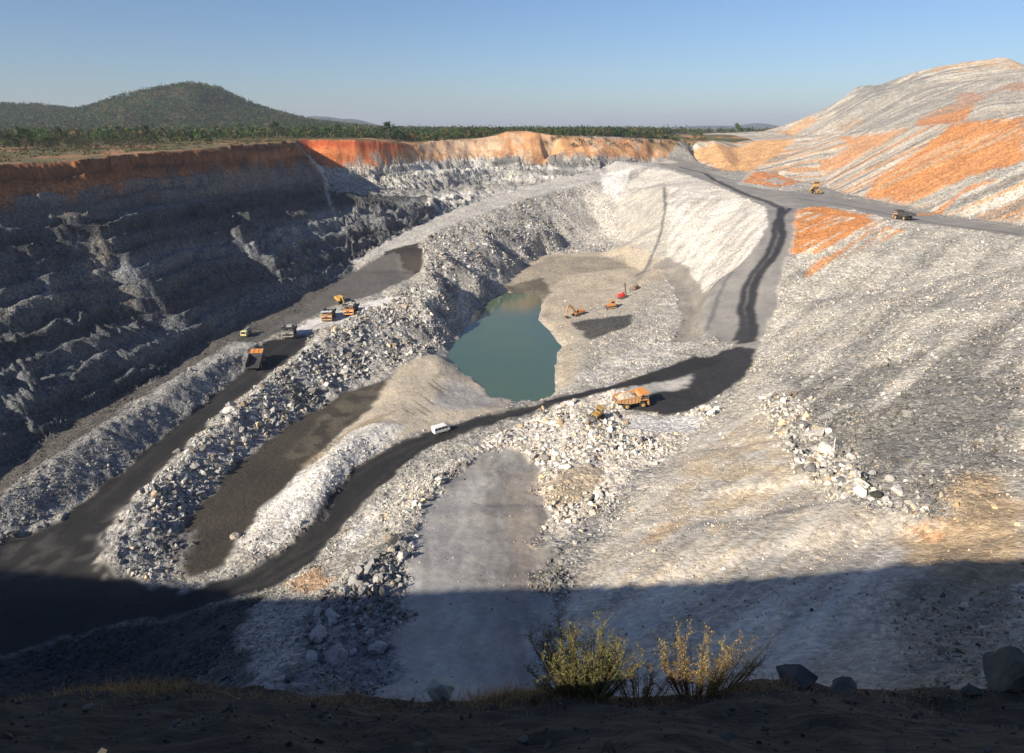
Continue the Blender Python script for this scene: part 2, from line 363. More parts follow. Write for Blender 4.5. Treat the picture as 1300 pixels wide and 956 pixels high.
paint([(488,320),(530,308),(538,330),(534,345),(515,353),(492,352)], (.042, .036, .032), feather=1, amp=.3, rub=.05, warp=.6, spk=.3)
# --- floor west: grey haul strip under the wall
paint(R3(W_TOE)[3:] + [(500,320),(530,347),(480,372),(430,385),(400,400),(350,425),(300,448),(250,470)], (.105, .10, .093), feather=2, amp=.2, rub=.12, strata=0, spk=.4, zone=1)
paint([('w', *p[:2]) for p in W_TOE] + [(300,440),(250,470),(160,525),(60,590),(0,630),(-100,700)], (.085, .08, .072), feather=3, amp=.4, rub=.4, strata=0)
paint([(0,625),(160,518),(300,432),(330,440),(312,472),(240,530),(150,602),(60,650),(0,700)], (.20, .20, .195), feather=3, amp=1.1, rub=.6, strata=0)
paint([(150,520),(300,436),(322,445),(300,480),(210,540)], (.27, .265, .25), feather=4, a=.8, mod=patch(9, .0, 41))
# --- inner haul road, loop, black apron at lower left
paint([(-60,700),(0,690),(60,670),(100,640),(150,600),(240,528),(290,487),(313,468),(318,445),(345,432),(400,426),(380,446),(350,470),(270,533),(200,600),(150,652),(130,690),(126,712),(150,735),(200,748),(235,750),(285,740),(350,708),(400,666),(428,622),(455,592),(500,564),(540,548),(600,533),(650,521),(700,509),(760,496),(772,499),(740,509),(700,518),(650,530),(600,546),(575,556),(540,573),(490,612),(440,662),(400,711),(340,746),(260,772),(150,793),(0,834),(-100,880)], BLK, feather=1, warp=1.1, amp=.12, rub=0, strata=0, streak=0, spk=.5, zone=1)
paint([(150,640),(250,560),(262,545),(200,640),(150,700),(80,720)], (.09, .086, .08), feather=3, a=.7, mod=patch(5, .08, 42))
paint([(0,690),(60,668),(90,700),(60,730),(0,735)], (.06, .057, .052), feather=4, a=.8, mod=patch(6, 0, 43))
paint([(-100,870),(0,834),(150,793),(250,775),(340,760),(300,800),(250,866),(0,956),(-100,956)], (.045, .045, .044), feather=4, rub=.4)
paint([(240,776),(340,756),(395,760),(400,800),(360,867),(330,900),(150,900)], (.07, .07, .068), feather=14, warp=3, a=.85, rub=.6)  # shadow on the lower-left slope deepened in the ground colour, widely feathered
road([(372,424),(400,412),(440,400),(480,386),(500,378)], [6,12,15,13,6], (.60, .585, .56), feather=2, amp=.2, rub=.05, zone=1)
# --- boulder berm and muddy hollow
paint([(133,690),(155,652),(210,595),(275,535),(350,473),(400,436),(470,390),(500,400),(480,470),(440,495),(380,530),(300,590),(245,650),(222,690),(215,736),(180,742),(145,722)], (.30, .295, .28), warp=1, amp=1.0, rub=1.3, strata=0, spk=1)
paint([(330,470),(360,475),(400,500),(400,515),(370,520)], (.15, .145, .13), feather=3, a=.7)
paint(R3(H_BND)[1:] + R3(H_BND2)[1:-1], (.052, .045, .036), feather=1, warp=.7, amp=.06, rub=.01, strata=0, spk=.2)
paint([(440,500),(500,482),(480,510),(420,556),(380,590),(360,580),(400,540)], (.12, .105, .075), feather=4, a=.7, amp=.1, rub=.1, mod=patch(7, -.1, 44))
paint([(205,680),(245,672),(240,715),(210,720)], (.17, .165, .155), feather=2, rub=1.1, a=.9)
# --- sandy ground before the lake
paint([(500,470),(560,450),(585,470),(620,503),(650,512),(640,522),(540,545),(480,560),(430,560),(430,555),(470,520)], (.44, .385, .30), feather=3, warp=1, amp=.3, rub=.03, strata=0, spk=.3)
paint([(570,480),(600,490),(640,512),(600,522),(545,515)], (.36, .35, .33), feather=4, a=.8)
paint([(505,520),(560,470),(565,500),(540,530)], (.14, .125, .10), feather=1, a=.8, mod=streakmod(.5, -.86, 1.2, 40, .12, 46, .06))
paint([(380,590),(440,550),(500,520),(470,552),(420,580)], (.27, .22, .155), feather=3, a=.8)
# --- white bank
paint([(300,690),(330,650),(380,600),(420,570),(450,545),(520,540),(500,556),(455,588),(428,618),(400,660),(350,700),(320,704)], (.50, .485, .45), feather=1, warp=.8, amp=.6, rub=.35, strata=0)
paint([(345,640),(400,592),(418,606),(405,640),(360,680)], (.64, .62, .58), feather=2, a=.9, rub=.1)
# --- beyond the lake: sand flats, white faces
paint([(632,370),(655,345),(690,322),(760,320),(800,310),(845,330),(850,352),(800,395),(760,415),(745,455),(730,485),(706,500),(705,470),(714,440),(700,420),(684,404),(690,378)], (.40, .345, .265), feather=3, warp=1.2, amp=.3, rub=.08, strata=0, spk=.5)
paint([(655,348),(700,325),(790,322),(800,340),(720,350),(690,372),(640,366)], (.27, .235, .185), feather=4, a=.8)
paint([(640,362),(690,352),(700,372),(684,392),(650,373)], (.085, .075, .055), feather=3, a=.85)
paint([(726,410),(760,404),(800,400),(806,410),(770,425),(748,432),(735,418)], (.05, .05, .05), feather=2, a=.9, amp=.1)
paint([(730,400),(850,350),(870,430),(800,460),(740,490),(728,470)], (.37, .345, .295), feather=4, a=.7, rub=.25)
paint([(728,480),(830,430),(880,432),(850,456),(760,492)], (.46, .44, .40), feather=3, a=.8, rub=.6)
road([(800,372),(812,352),(828,330)], 3, (.2, .19, .17), feather=2, a=.6)
paint([(780,250),(800,230),(835,212),(870,222),(930,242),(972,262),(975,290),(958,318),(935,345),(915,355),(897,372),(880,390),(868,365),(852,335),(800,308)], (.50, .47, .42), feather=2, warp=1, amp=.35, rub=.3, strata=0, streak=1, spk=.6)
paint([(850,235),(975,262),(975,290),(935,345),(897,372),(852,335)], (.28, .27, .25), feather=2, a=.6, mod=streakmod(-.62, -.78, 3.6, 50, .14, 47, .2))
paint([(850,235),(975,262),(975,290),(935,345),(897,372),(852,335)], (.64, .61, .55), feather=2, a=.7, mod=streakmod(-.62, -.78, 5, 60, .08, 48, .2))
paint([(780,262),(845,232),(848,330),(800,312)], (.38, .355, .31), feather=3, a=.9, rub=.05, amp=.2)
paint([(870,352),(898,375),(893,405),(880,430),(850,440),(800,430),(835,395),(850,360)], (.36, .345, .315), feather=3, a=.7, rub=.7)
road([(838,332),(858,345),(873,370),(884,398),(880,425),(868,435)], [10,10,11,11,12,12], (.245, .225, .195), feather=1, warp=.5, amp=.12, rub=.02, streak=0, zone=1)
road([(843,238),(845,262),(838,300),(826,330),(806,352)], 1.8, (.13, .128, .125), feather=1, warp=.4)
paint([(726,410),(760,404),(800,400),(806,410),(770,425),(748,432),(735,418)], (.05, .05, .05), feather=2, a=.9, amp=.1)
# --- ramp R
paint([(972,262),(1012,262),(1012,285),(1004,318),(990,352),(986,390),(970,425),(955,446),(925,436),(897,425),(893,405),(898,372),(938,338),(962,310),(975,285)], (.225, .215, .20), feather=1, warp=.6, amp=.15, rub=.03, strata=0, streak=0, spk=.3, zone=1)
road([(992,262),(990,280),(994,300),(984,325),(966,345),(958,362),(952,390),(955,415),(948,435)], [4,4,3.6,3.6,3.6,3.4,3.4,3.8,7], (.032, .032, .033), feather=1, warp=.4, amp=.1, zone=1)
road([(1003,264),(984,284),(983,302),(973,326),(955,348),(946,366),(941,390),(944,415),(940,432)], [2.5,3,3,2.6,2.6,2.6,2.6,3,6], (.038, .038, .04), feather=1, warp=.4)
road([(930,345),(914,370),(906,395),(898,420)], 1.5, (.11, .11, .105), feather=1, warp=.4, a=.8)
# --- black pad by the truck
paint([(770,500),(800,487),(850,469),(900,452),(935,440),(962,442),(952,470),(930,492),(905,508),(870,524),(840,528),(805,522)], (.030, .029, .029), feather=1, warp=1, amp=.1, rub=0, strata=0, zone=1)
paint([(800,490),(850,482),(880,476),(870,492),(830,500),(790,505)], (.45, .43, .39), feather=2, warp=1.5, a=.9)
paint([(700,512),(745,500),(790,492),(800,508),(788,520),(800,530),(840,532),(900,515),(940,520),(905,545),(870,580),(800,600),(770,640),(700,690),(688,640),(680,600),(660,570),(600,580),(610,560),(650,542)], (.52, .48, .42), feather=2, warp=1.5, amp=.9, rub=1.1, strata=0)
paint([(800,527),(850,530),(888,527),(885,545),(830,552),(795,542)], (.60, .585, .56), feather=2, amp=.12, rub=.02)
paint([(690,620),(710,600),(765,592),(765,615),(735,640),(700,640)], (.42, .34, .24), feather=3, a=.85, rub=.25, amp=.5)
road([(690,512),(745,500),(790,489),(850,472),(900,455)], [5,5,6,9,12], BLK, feather=1, warp=.4, amp=.1, rub=0, zone=1)
# --- near ramp and the ridge at its left
paint([(600,560),(560,600),(520,650),(490,700),(460,735),(430,780),(380,866),(330,900),(300,800),(345,752),(400,714),(440,664),(490,614),(540,576),(575,560)], (.335, .32, .285), feather=2, warp=1, amp=.9, rub=.55, strata=0, streak=.3)
paint([(395,760),(440,740),(485,690),(515,680),(512,745),(505,820),(500,880),(370,900),(370,860)], (.21, .208, .20), feather=3, warp=1.5, amp=1.0, rub=1.2)
paint([(460,650),(500,620),(560,590),(600,575),(640,562),(600,590),(545,640),(515,665),(490,670)], (.42, .40, .36), feather=2, warp=1.3, amp=.8, rub=.8)
paint([(430,690),(480,640),(475,665),(440,705)], (.58, .565, .53), feather=2, a=.8, rub=.2)
paint([(360,740),(410,722),(430,735),(400,752),(370,752)], (.45, .26, .12), feather=3, a=.6)
paint([('w', p[0] - .5, p[1]) for p in R_L] + [(655,566)] + R3(R_R)[::-1], (.31, .30, .28), feather=3, warp=2.2, amp=.22, rub=.02, strata=0, streak=0, spk=.35, zone=1)
paint([(560,600),(640,570),(660,575),(690,620),(690,720),(685,860),(640,870),(640,700),(600,650)], (.215, .20, .185), feather=6, a=.8, mod=streakmod(-.12, .99, 4, 60, -.05, 51, .25))
paint([(510,700),(560,640),(600,600),(620,600),(570,700),(540,760),(510,760)], (.40, .39, .37), feather=5, a=.7, mod=streakmod(-.12, .99, 3, 50, -.05, 52, .2))
paint([(640,600),(690,600),(690,760),(650,760)], (.30, .25, .20), feather=8, a=.6)
paint([(686,700),(715,690),(722,730),(720,752),(690,755)], (.13, .13, .12), feather=2, a=.8, rub=1.1)
# --- great spoil slope
SLP = [(966,440),(985,400),(992,350),(1005,312),(1012,266)] + R3(U_N)[1:] + [('w', 420, 250), ('w', 300, 20), ('w', 60, -10), ('w', 10, 30)] + [(700,880),(718,790),(735,725),(770,672),(810,612),(872,560),(915,520),(952,480)]
paint(SLP, (.45, .415, .35), feather=2, warp=1, amp=.4, rub=.15, strata=0, streak=1, spk=.8)
UP = [(966,440),(985,400),(992,350),(1005,312),(1012,266)] + R3(U_N)[1:7] + [('w', 330, 250), (1300,400), (1300,590), (1240,590), (1215,625), (1205,668), (1160,660), (1100,640), (1030,590), (1000,540), (960,490)]
paint(UP, (.42, .395, .345), feather=3, warp=1.5, rub=.5, amp=.35)
paint(UP, (.23, .225, .205), feather=4, a=.75, rub=.7, mod=fanmod(13, 90, .06, 54, .3))
paint(UP, (.50, .465, .40), feather=4, a=.6, rub=.3, mod=fanmod(11, 90, .12, 55, .25))
paint([(1000,480),(1100,470),(1300,400),(1300,590),(1215,625),(1200,665),(1120,650),(1040,590),(1010,530)], (.165, .16, .148), feather=8, warp=2, a=.8, rub=.85, mod=fanmod(8, 60, -.12, 56, .2))
paint([(960,500),(1010,500),(1050,560),(1120,620),(1190,660),(1180,672),(1110,655),(1050,625),(1000,590),(975,540)], (.38, .36, .32), feather=2, warp=2, rub=1.6, amp=1.2)
paint([(750,900),(720,760),(790,660),(880,560),(960,520),(1000,590),(1080,640),(1190,690),(1215,640),(1300,620),(1300,956)], (.47, .405, .32), feather=3, a=.8, rub=.08, spk=.45)
paint([(750,900),(720,760),(790,660),(880,560),(960,520),(1000,590),(1080,640),(1190,690),(1100,760),(1000,870)], (.33, .32, .30), feather=3, a=.6, spk=.5, mod=fanmod(2.2, 32, .08, 57, .2))
paint([(750,900),(720,760),(790,660),(880,560),(960,520),(1000,590),(1080,640),(1190,690),(1100,760),(1000,870)], (.52, .49, .43), feather=3, a=.7, spk=.25, mod=fanmod(2.6, 40, .06, 58, .18))
paint([(870,580),(960,530),(1010,590),(960,650),(900,690),(860,650)], (.45, .35, .22), feather=6, a=.55, mod=patch(8, 0, 59))
paint([(810,690),(850,660),(870,660),(840,690)], (.50, .34, .18), feather=4, a=.6)
paint([(1215,600),(1260,595),(1300,640),(1300,760),(1180,730),(1150,690),(1205,665)], (.40, .29, .17), feather=4, warp=2, a=.85, rub=.1, amp=.6)
paint([(1120,650),(1205,660),(1230,690),(1180,690)], (.50, .24, .09), feather=4, a=.5, mod=patch(3, .05, 60))
paint([(1150,740),(1300,700),(1300,956),(1100,956)], (.22, .18, .13), feather=6, a=.7, rub=.5, amp=.8)
paint([(1010,267),(1040,262),(1100,272),(1115,284),(1080,300),(1040,320),(1005,322),(1008,300)], (.58, .225, .06), feather=4, warp=2, a=.92, rub=.08, amp=.3)
paint([(1115,284),(1150,292),(1110,312),(1060,335),(1020,355),(1030,338),(1070,315)], (.56, .24, .08), feather=2, warp=1, a=.8, rub=.2, mod=fanmod(4, 90, -.1, 61))
paint([(1010,267),(1150,284),(1130,300),(1020,345)], (.58, .52, .42), feather=1, a=.8, mod=fanmod(3, 80, .2, 62))
# --- upper road, bench, mound
paint(R3(U_N) + R3(U_F)[::-1], (.23, .22, .205), feather=1, warp=.7, amp=.12, rub=.02, strata=0, streak=0, spk=.3, zone=1)
paint([(828,204),(846,200),(884,213),(930,228),(1000,243),(1012,264),(970,262),(930,244),(880,224),(838,210)], (.26, .245, .22), feather=1, warp=.5, amp=.12, rub=.02, streak=0, strata=0, zone=1)
paint(R3(U_F) + R3(D_TOE)[::-1], (.27, .26, .235), feather=1, amp=.3, rub=.25)
road([(862,212),(895,220),(915,232),(945,246),(975,256),(992,264)], [5,5,5,5,5,5], (.07, .07, .068), feather=1, warp=.4, zone=1)
road([(1012,252),(1060,258),(1120,270),(1190,284),(1300,298)], 3, (.15, .147, .14), feather=1, warp=.4, zone=1)
paint([(935,234),(945,224),(965,215),(1000,213),(1045,217),(1055,230),(1030,240),(1000,243)], (.38, .36, .33), feather=1, rub=.4, amp=.6)
paint([(942,232),(955,220),(1010,217),(1035,222),(1020,232),(985,238)], (.56, .22, .07), feather=1, a=.9, mod=streakmod(-.6, -.8, 7, 40, -.2, 63))
paint([(1018,222),(1052,218),(1055,232),(1030,234)], (.16, .165, .165), feather=1, a=.9, rub=.4)
# --- the dump
DMP = R3(D_TOE) + [('w', 600, 150), ('w', 640, 900), ('w', 230, 900)] + R3(D_CR)[:2][::-1]
paint(DMP, (.40, .355, .295), feather=2, amp=.5, rub=.25, strata=0, streak=1, spk=.9)
LT = R3(D_TOE) + R3(D_CR)[::-1]
paint(LT, (.47, .25, .115), feather=3, a=.8, mod=streakmod(*DU, 11, 170, .04, 70, .09))
paint(DMP, (.50, .47, .41), feather=2, a=.8, mod=streakmod(*DU, 7, 150, .12, 64, .07))
paint(DMP, (.17, .168, .158), feather=2, a=.7, mod=streakmod(*DU, 8, 130, .2, 65, .07))
OR2 = (.50, .215, .075)
paint([(880,196),(960,180),(1010,177),(990,195),(960,212),(950,220),(905,210)], (.50, .285, .13), feather=3, a=.9, rub=.02)
paint([(1060,174),(1136,168),(1110,186),(1070,212),(1045,220),(1042,205),(1080,186)], (.48, .25, .12), feather=3, a=.85, rub=.05)
paint([(1210,157),(1300,149),(1300,206),(1240,222),(1160,255),(1098,250),(1110,228),(1160,200)], OR2, feather=8, warp=3, a=.92, rub=.05)
paint([(1180,190),(1230,175),(1300,160),(1300,170),(1220,198),(1120,240),(1100,240)], (.45, .32, .2), feather=3, a=.7, mod=streakmod(*DU, 5, 120, .0, 66))
paint([(1160,255),(1240,222),(1300,206),(1300,218),(1240,238),(1180,262)], (.36, .34, .30), feather=3, a=.8)
paint([(1150,272),(1230,236),(1270,226),(1220,248),(1170,274)], OR2, feather=3, a=.8)
paint([(1165,150),(1210,132),(1240,130),(1220,155),(1165,160)], OR2, feather=3, a=.85)
paint([(1215,120),(1300,104),(1300,114),(1240,132),(1215,140)], (.50, .22, .1), feather=4, a=.8, mod=patch(20, -.1, 67))
paint([(985,166),(1030,147),(1040,152),(1000,172)], (.48, .29, .15), feather=4, a=.8)
paint([(1060,160),(1090,148),(1100,155),(1070,168)], (.46, .28, .14), feather=4, a=.7)
paint([(1080,112),(1150,106),(1120,120),(1085,126)], (.15, .155, .15), feather=4, a=.7, mod=patch(25, 0, 68))
paint([(1060,135),(1090,110),(1150,106),(1300,98),(1300,130),(1150,158),(1060,166)], (.25, .245, .225), feather=4, a=.5, rub=.6)
paint([(1180,92),(1280,73),(1300,86),(1220,92)], (.46, .30, .17), feather=4, a=.6, mod=patch(30, 0, 69))

# low berms of graded spoil along the haul roads, and wheel tracks on them
rd = (ZI == 1).astype(np.float32); ed_ = blur(rd, 7); ed_ = np.clip(4 * ed_ * (1 - ed_), 0, 1) * (rd < .5)
M[..., 4] += .35 * ed_; M[..., 3] += .3 * ed_
for off, cc in ((-2.6, (.046, .043, .039)), (1.4, (.019, .019, .019)), (3.4, (.046, .043, .040)), (-.6, (.020, .020, .020))):
    for ln in (RB_L, RB_R):
        k = -1 if ln is RB_L else 1
        q = [('w', p[0] + .25 * k * off, p[1] + k * (off + 4.5)) for p in ln[(1 if ln is RB_L else 3):11]]
        road(q, .9, cc, feather=1, warp=.25, a=.75)
    q = [('w', p[0] - 3.5 - off, p[1] + 1.5) for p in RA_R[1:7]]
    road(q, .9, cc, feather=1, warp=.25, a=.55)
for o_ in (-4, -1.5, 1.5, 4, 6.5):
    road([('w', (a[0] + b[0]) / 2 + o_, (a[1] + b[1]) / 2) for a, b in zip(R_L[1:], R_R[1:])], .8, (.20, .185, .165) if o_ > 0 else (.42, .405, .37), feather=1, warp=.9, a=.65)

def msamp(x, y, A=None):
    A = M if A is None else A
    fx = np.clip((np.asarray(x) - MX0) / MS, 0, MNX - 1.001); fy = np.clip((np.asarray(y) - MY0) / MS, 0, MNY - 1.001)
    ix = fx.astype(int); iy = fy.astype(int); fx = (fx - ix).astype(np.float32)[..., None]; fy = (fy - iy).astype(np.float32)[..., None]
    return A[iy, ix]*(1-fx)*(1-fy) + A[iy, ix+1]*fx*(1-fy) + A[iy+1, ix]*(1-fx)*fy + A[iy+1, ix+1]*fx*fy
GRY_, GRX_ = np.gradient(HR, CS); SLOPE = np.hypot(GRX_, GRY_)
def ledge(x, y):                          # the ground the photographer stands on, with an unseen bank and mound added to cast shade
    b = np.interp(x, [-260, -228, -170, -155, -120, -104, -60, -40, -32, -14, -10.2, -8.5], [5, 5, 0, -3.5, -1, 0, 1, 2, 3.4, 3.6, 3.2, -2.2])  # unseen bank beside the frame, heights shaped to place the valley shadow's edge
    b = b + .5 * noise(x / 3.1, y / 3.1 + 5, 77)
    b = np.where((x > -42), b - 2.6 * np.maximum(0, -1.0 - y) * (b > -2.2), b)
    bank = np.maximum(b - 2.6 * np.maximum(0, y - .8), -2.4 - 3 * np.maximum(0, y - .8))
    shade_hump = 2.8 - 2.4 * np.maximum(0, np.abs(y + 4.6) - .9) - 2.4 * np.maximum(0, np.abs(x + 6.2) - 2.6) + .3 * noise(x, y, 78)  # unseen mound behind the eye, added to shade the right-hand rim boulders
    e = .35 * fbm(x, y, 2.3, 4, 71)
    lip = 8.3 + .5 * noise(x / 2.7, y * 0, 72)
    s = -1.75 - .80 * np.maximum(y - .3, 0) + e * sstep(1.5, 3, y) - 3.2 * np.maximum(0, y - lip)
    s = np.where(x > 9, s - 1.2 * (x - 9) , s)
    return np.maximum(np.maximum(s, shade_hump), np.where(x < -8.4, bank, -999))
PX_ = [-500, -150, 0, 45, 92, 130, 170, 205, 245, 268, 288, 312, 345, 385, 430, 480, 560]
PH_ = [GY(p, q + 5, 1500)[2] for p, q in zip(PX_, [138, 131, 131, 133, 138, 130, 117, 108, 103, 107, 119, 131, 141, 150, 156, 161, 163])]
PXX = [(p - 650) / F * .938 * 1500 for p in PX_]
def outer(x, y):
    b = sstep(1000, 1500, y) * (1 - sstep(1600, 2300, y))
    xs = x * 1500 / np.maximum(y, 900) * .5 + x * .5
    h = np.maximum(np.interp(xs, PXX, PH_) + 9, 0) * b ** 1.3
    h = h * (1 + .10 * fbm(x, y, 160, 3, 81)) + 2.0 * fbm(x, y, 90, 3, 82) * sstep(1000, 1200, y)
    far = 0
    for (px, pw, hh, Y) in ((405, 60, 95, 5600), (445, 34, 75, 5600), (345, 70, 70, 5900), (958, 24, 55, 7600), (905, 60, 30, 7600)):
        cxx = (px - 650) / F * .96 * Y; ww = pw / F * Y
        far = np.maximum(far, hh * np.exp(-((x - cxx) / ww) ** 2) * np.exp(-((y - Y) / 500) ** 2))
    return -9.0 + h + far
def hf(x, y, detail=True):
    x = np.asarray(x, np.float64); y = np.asarray(y, np.float64)
    z = samp(HR, x, y)
    ed = np.minimum.reduce([x - X0, X1 - x, Y1 - y, (y - Y0) + 0 * x]); k = sstep(0, 120, ed)
    z = outer(x, y) + (z + 9) * k
    m = msamp(x, y); inside = ((x > MX0) & (x < MX1) & (y > MY0) & (y < MY1))
    amp, rub, stk, sta, flu = (np.where(inside, m[..., i], 0.15 if i == 3 else 0) for i in range(3, 8))
    sl = samp(SLOPE, x, y)
    if detail:
        lft = (x < -60) & (y < 470)
        s = np.where(lft, y, x * 1.0); o = np.where(lft, x, y)
        off = .9 * ridged(s / 3.2, o / 40, 1, 3, 90) + 1.3 * noise(s / 11, o / 60, 92)
        z = z + flu * np.minimum(sl, 1.6) * off * 1.1 * sstep(.25, .7, sl)
        # spurs and hollows of the high wall
        z = z + np.where(lft, 1, .5) * sta * sstep(.3, .8, sl) * (3.2 * fbm(x, y, 26, 3, 93) + 2.2 * ridged(s / 17, o / 30, 1, 2, 94) - 1)
        xb = np.interp(y, [p[1] for p in W_BENCH], [p[0] for p in W_BENCH]); xt = np.interp(y, [p[1] for p in W_TOE], [p[0] for p in W_TOE])
        xr = np.interp(y, [p[1] for p in W_RIM], [p[0] for p in W_RIM])
        u = (x - xb) / np.maximum(xt - xb, 5); lo = sstep(.02, .2, u) * (1 - sstep(.8, 1.05, u)) * (y < 400) * (y > 120)
        up = sstep(0, 4, x - xr) * (1 - sstep(-3, 1, x - xb)) * (y < 430)
        def but(y0, w1, w2): return np.clip(np.minimum((y - y0 + w1) / w1, (y0 + w2 - y) / w2), 0, 1)
        yy = y + 2.5 * noise(x / 9, y / 9, 150); yw = yy + .35 * (x - xb)
        yy2 = yy + 5 * fbm(x, y, 14, 2, 152)
        ex = 2.2 * sstep(0, 1, np.clip(np.minimum((yy2 - 204) / 30, (250 - yy2) / 15), 0, 1)) + 8 * sstep(0, 1, np.clip(np.minimum((yy2 - 290) / 24, (328 - yy2) / 12), 0, 1)) + 5 * np.clip(np.minimum((yy2 - 160) / 22, (194 - yy2) / 12), 0, 1) + 4 * np.clip(np.minimum((yy2 - 252) / 18, (280 - yy2) / 10), 0, 1)
        z = z + lo * ex * (.8 + .5 * fbm(x, y, 8, 3, 151))
        fz = ((yy + 9) / 41) % 1.0; z = z + up * 1.6 * np.minimum(fz / .72, (1 - fz) / .28) * np.clip(sl, 0, 1.4)
        rz_ = np.interp(y, [p[1] for p in W_RIM], [p[2] for p in W_RIM]); nr_ = (x > xr - 14) & (x < xr + 30) & (y < 415) & (y > 150); cap = rz_ + .25 + .5 * noise(s / 6, o / 6, 153)
        # beds standing out as ledges
        q = 5.4 + 0 * z; u = z / q + .45 * fbm(x, y, 40, 2, 95) + .16 * noise(x / 5, y / 5, 96); f = np.floor(u); fr = u - f
        st = (f + sstep(.36, .64, fr) - (u - z / q)) * q
        z = z + np.clip(sta, 0, 1) * 1.0 * sstep(.3, .8, sl) * (st - z)
        z = np.where(nr_, np.minimum(z, cap), z)
        wl = np.clip(sta * 1.5, 0, 1) * sstep(.3, .8, sl); xa = x * np.where(lft, 1 + .8 * wl, 1 - .6 * wl); ya = y * np.where(lft, 1 - .78 * wl, 1 + .5 * wl)
        z = z + amp * (1.0 * fbm(xa, ya, 11, 3, 97) + .32 * fbm(xa, ya, 2.4, 3, 98) / (1 + 1.2 * sl * sl) + 1.6 * np.clip(sta, 0, 1) * fbm(xa, ya, 15, 4, 154))
        c, v = cells(x + noise(x, y, 3) * .3, y + noise(x, y, 4) * .3, 2.7, 99); c2, v2 = cells(x, y, 1.15, 100)
        z = z + rub * (1 - .9 * wl) / (1 + .8 * sl * sl) * (.5 * (v - .3) * sstep(.62, .2, c) + .3 * v2 * sstep(.6, .2, c2) + .4 * fbm(x, y, 6, 2, 101))
        fu, fv = fan(x, y); rt = (x > 5) & (y < 300) & (x > (y - 300) * .9 + 120) ; a_ = np.where(rt, fu, x * DU[1] - y * DU[0]); b_ = np.where(rt, fv, x * DU[0] + y * DU[1])
        g = .16 * noise(a_ / 7, b_ / 60, 103)
        z = z + stk * g * .8
    z = np.where(np.hypot(x, y) < 60, np.maximum(z, ledge(x, y)), np.where((y < 2.5) & (x < -9), np.maximum(z, ledge(x, y)), z))
    return z
def ground(px, py, t0=18.0):              # the spot on the ground seen at that place of the survey
    d = raydir(px, py); t = t0 * (1500 / t0) ** np.linspace(0, 1, 4000)
    z = hf(d[0] * t, d[1] * t, False); m = np.nonzero(d[2] * t < z)[0]; i = m[0] if len(m) else -1
    x, y = d[0] * t[i], d[1] * t[i]
    return Vector((float(x), float(y), float(hf(np.array([x]), np.array([y]))[0])))

# ---------------------------------------------------------------- mesh helpers
def mesh_np(name, v, f, cols=None, smooth=False, extra=None):
    me = bpy.data.meshes.new(name); k = f.shape[1]
    me.vertices.add(len(v)); me.vertices.foreach_set('co', np.ascontiguousarray(v, np.float32).ravel())
    me.loops.add(f.size); me.loops.foreach_set('vertex_index', np.ascontiguousarray(f, np.int32).ravel())
    me.polygons.add(len(f)); me.polygons.foreach_set('loop_start', np.arange(0, f.size, k, dtype=np.int32))
    if cols is not None:
        at = me.attributes.new('Col', 'FLOAT_COLOR', 'POINT'); c4 = np.ones((len(v), 4), np.float32); c4[:, :3] = cols
        at.data.foreach_set('color', c4.ravel())
    for n, a in (extra or {}).items():
        at = me.attributes.new(n, 'FLOAT', 'POINT'); at.data.foreach_set('value', np.ascontiguousarray(a, np.float32))
    me.update(calc_edges=True)
    me.shade_smooth() if smooth else me.shade_flat()
    return me
def N(nt, t, **kw):
    n = nt.nodes.new(t)
    for k, v in kw.items():
        if k.startswith('i_'): n.inputs[int(k[2:])].default_value = v
        else: setattr(n, k, v)
    return n
def mat(name, col=(.5, .5, .5), rough=.6, metal=0, emit=None):
    m = bpy.data.materials.new(name); m.use_nodes = True; b = m.node_tree.nodes['Principled BSDF']
    b.inputs['Base Color'].default_value = (*col, 1); b.inputs['Roughness'].default_value = rough; b.inputs['Metallic'].default_value = metal
    return m
def mixn(nt, a, b, fac, mode='MULTIPLY'):
    x = nt.nodes.new('ShaderNodeMix'); x.data_type = 'RGBA'; x.blend_type = mode
    nt.links.new(a, x.inputs[6]); nt.links.new(b, x.inputs[7])
    if isinstance(fac, float): x.inputs[0].default_value = fac
    else: nt.links.new(fac, x.inputs[0])
    return x.outputs[2]
def ramp(nt, src, stops):
    r = nt.nodes.new('ShaderNodeValToRGB'); e = r.color_ramp.elements
    while len(e) < len(stops): e.new(.5)
    for q, (p, c) in zip(e, stops): q.position = p; q.color = (*c, 1) if isinstance(c, tuple) else (c, c, c, 1)
    nt.links.new(src, r.inputs[0]); return r.outputs[0]
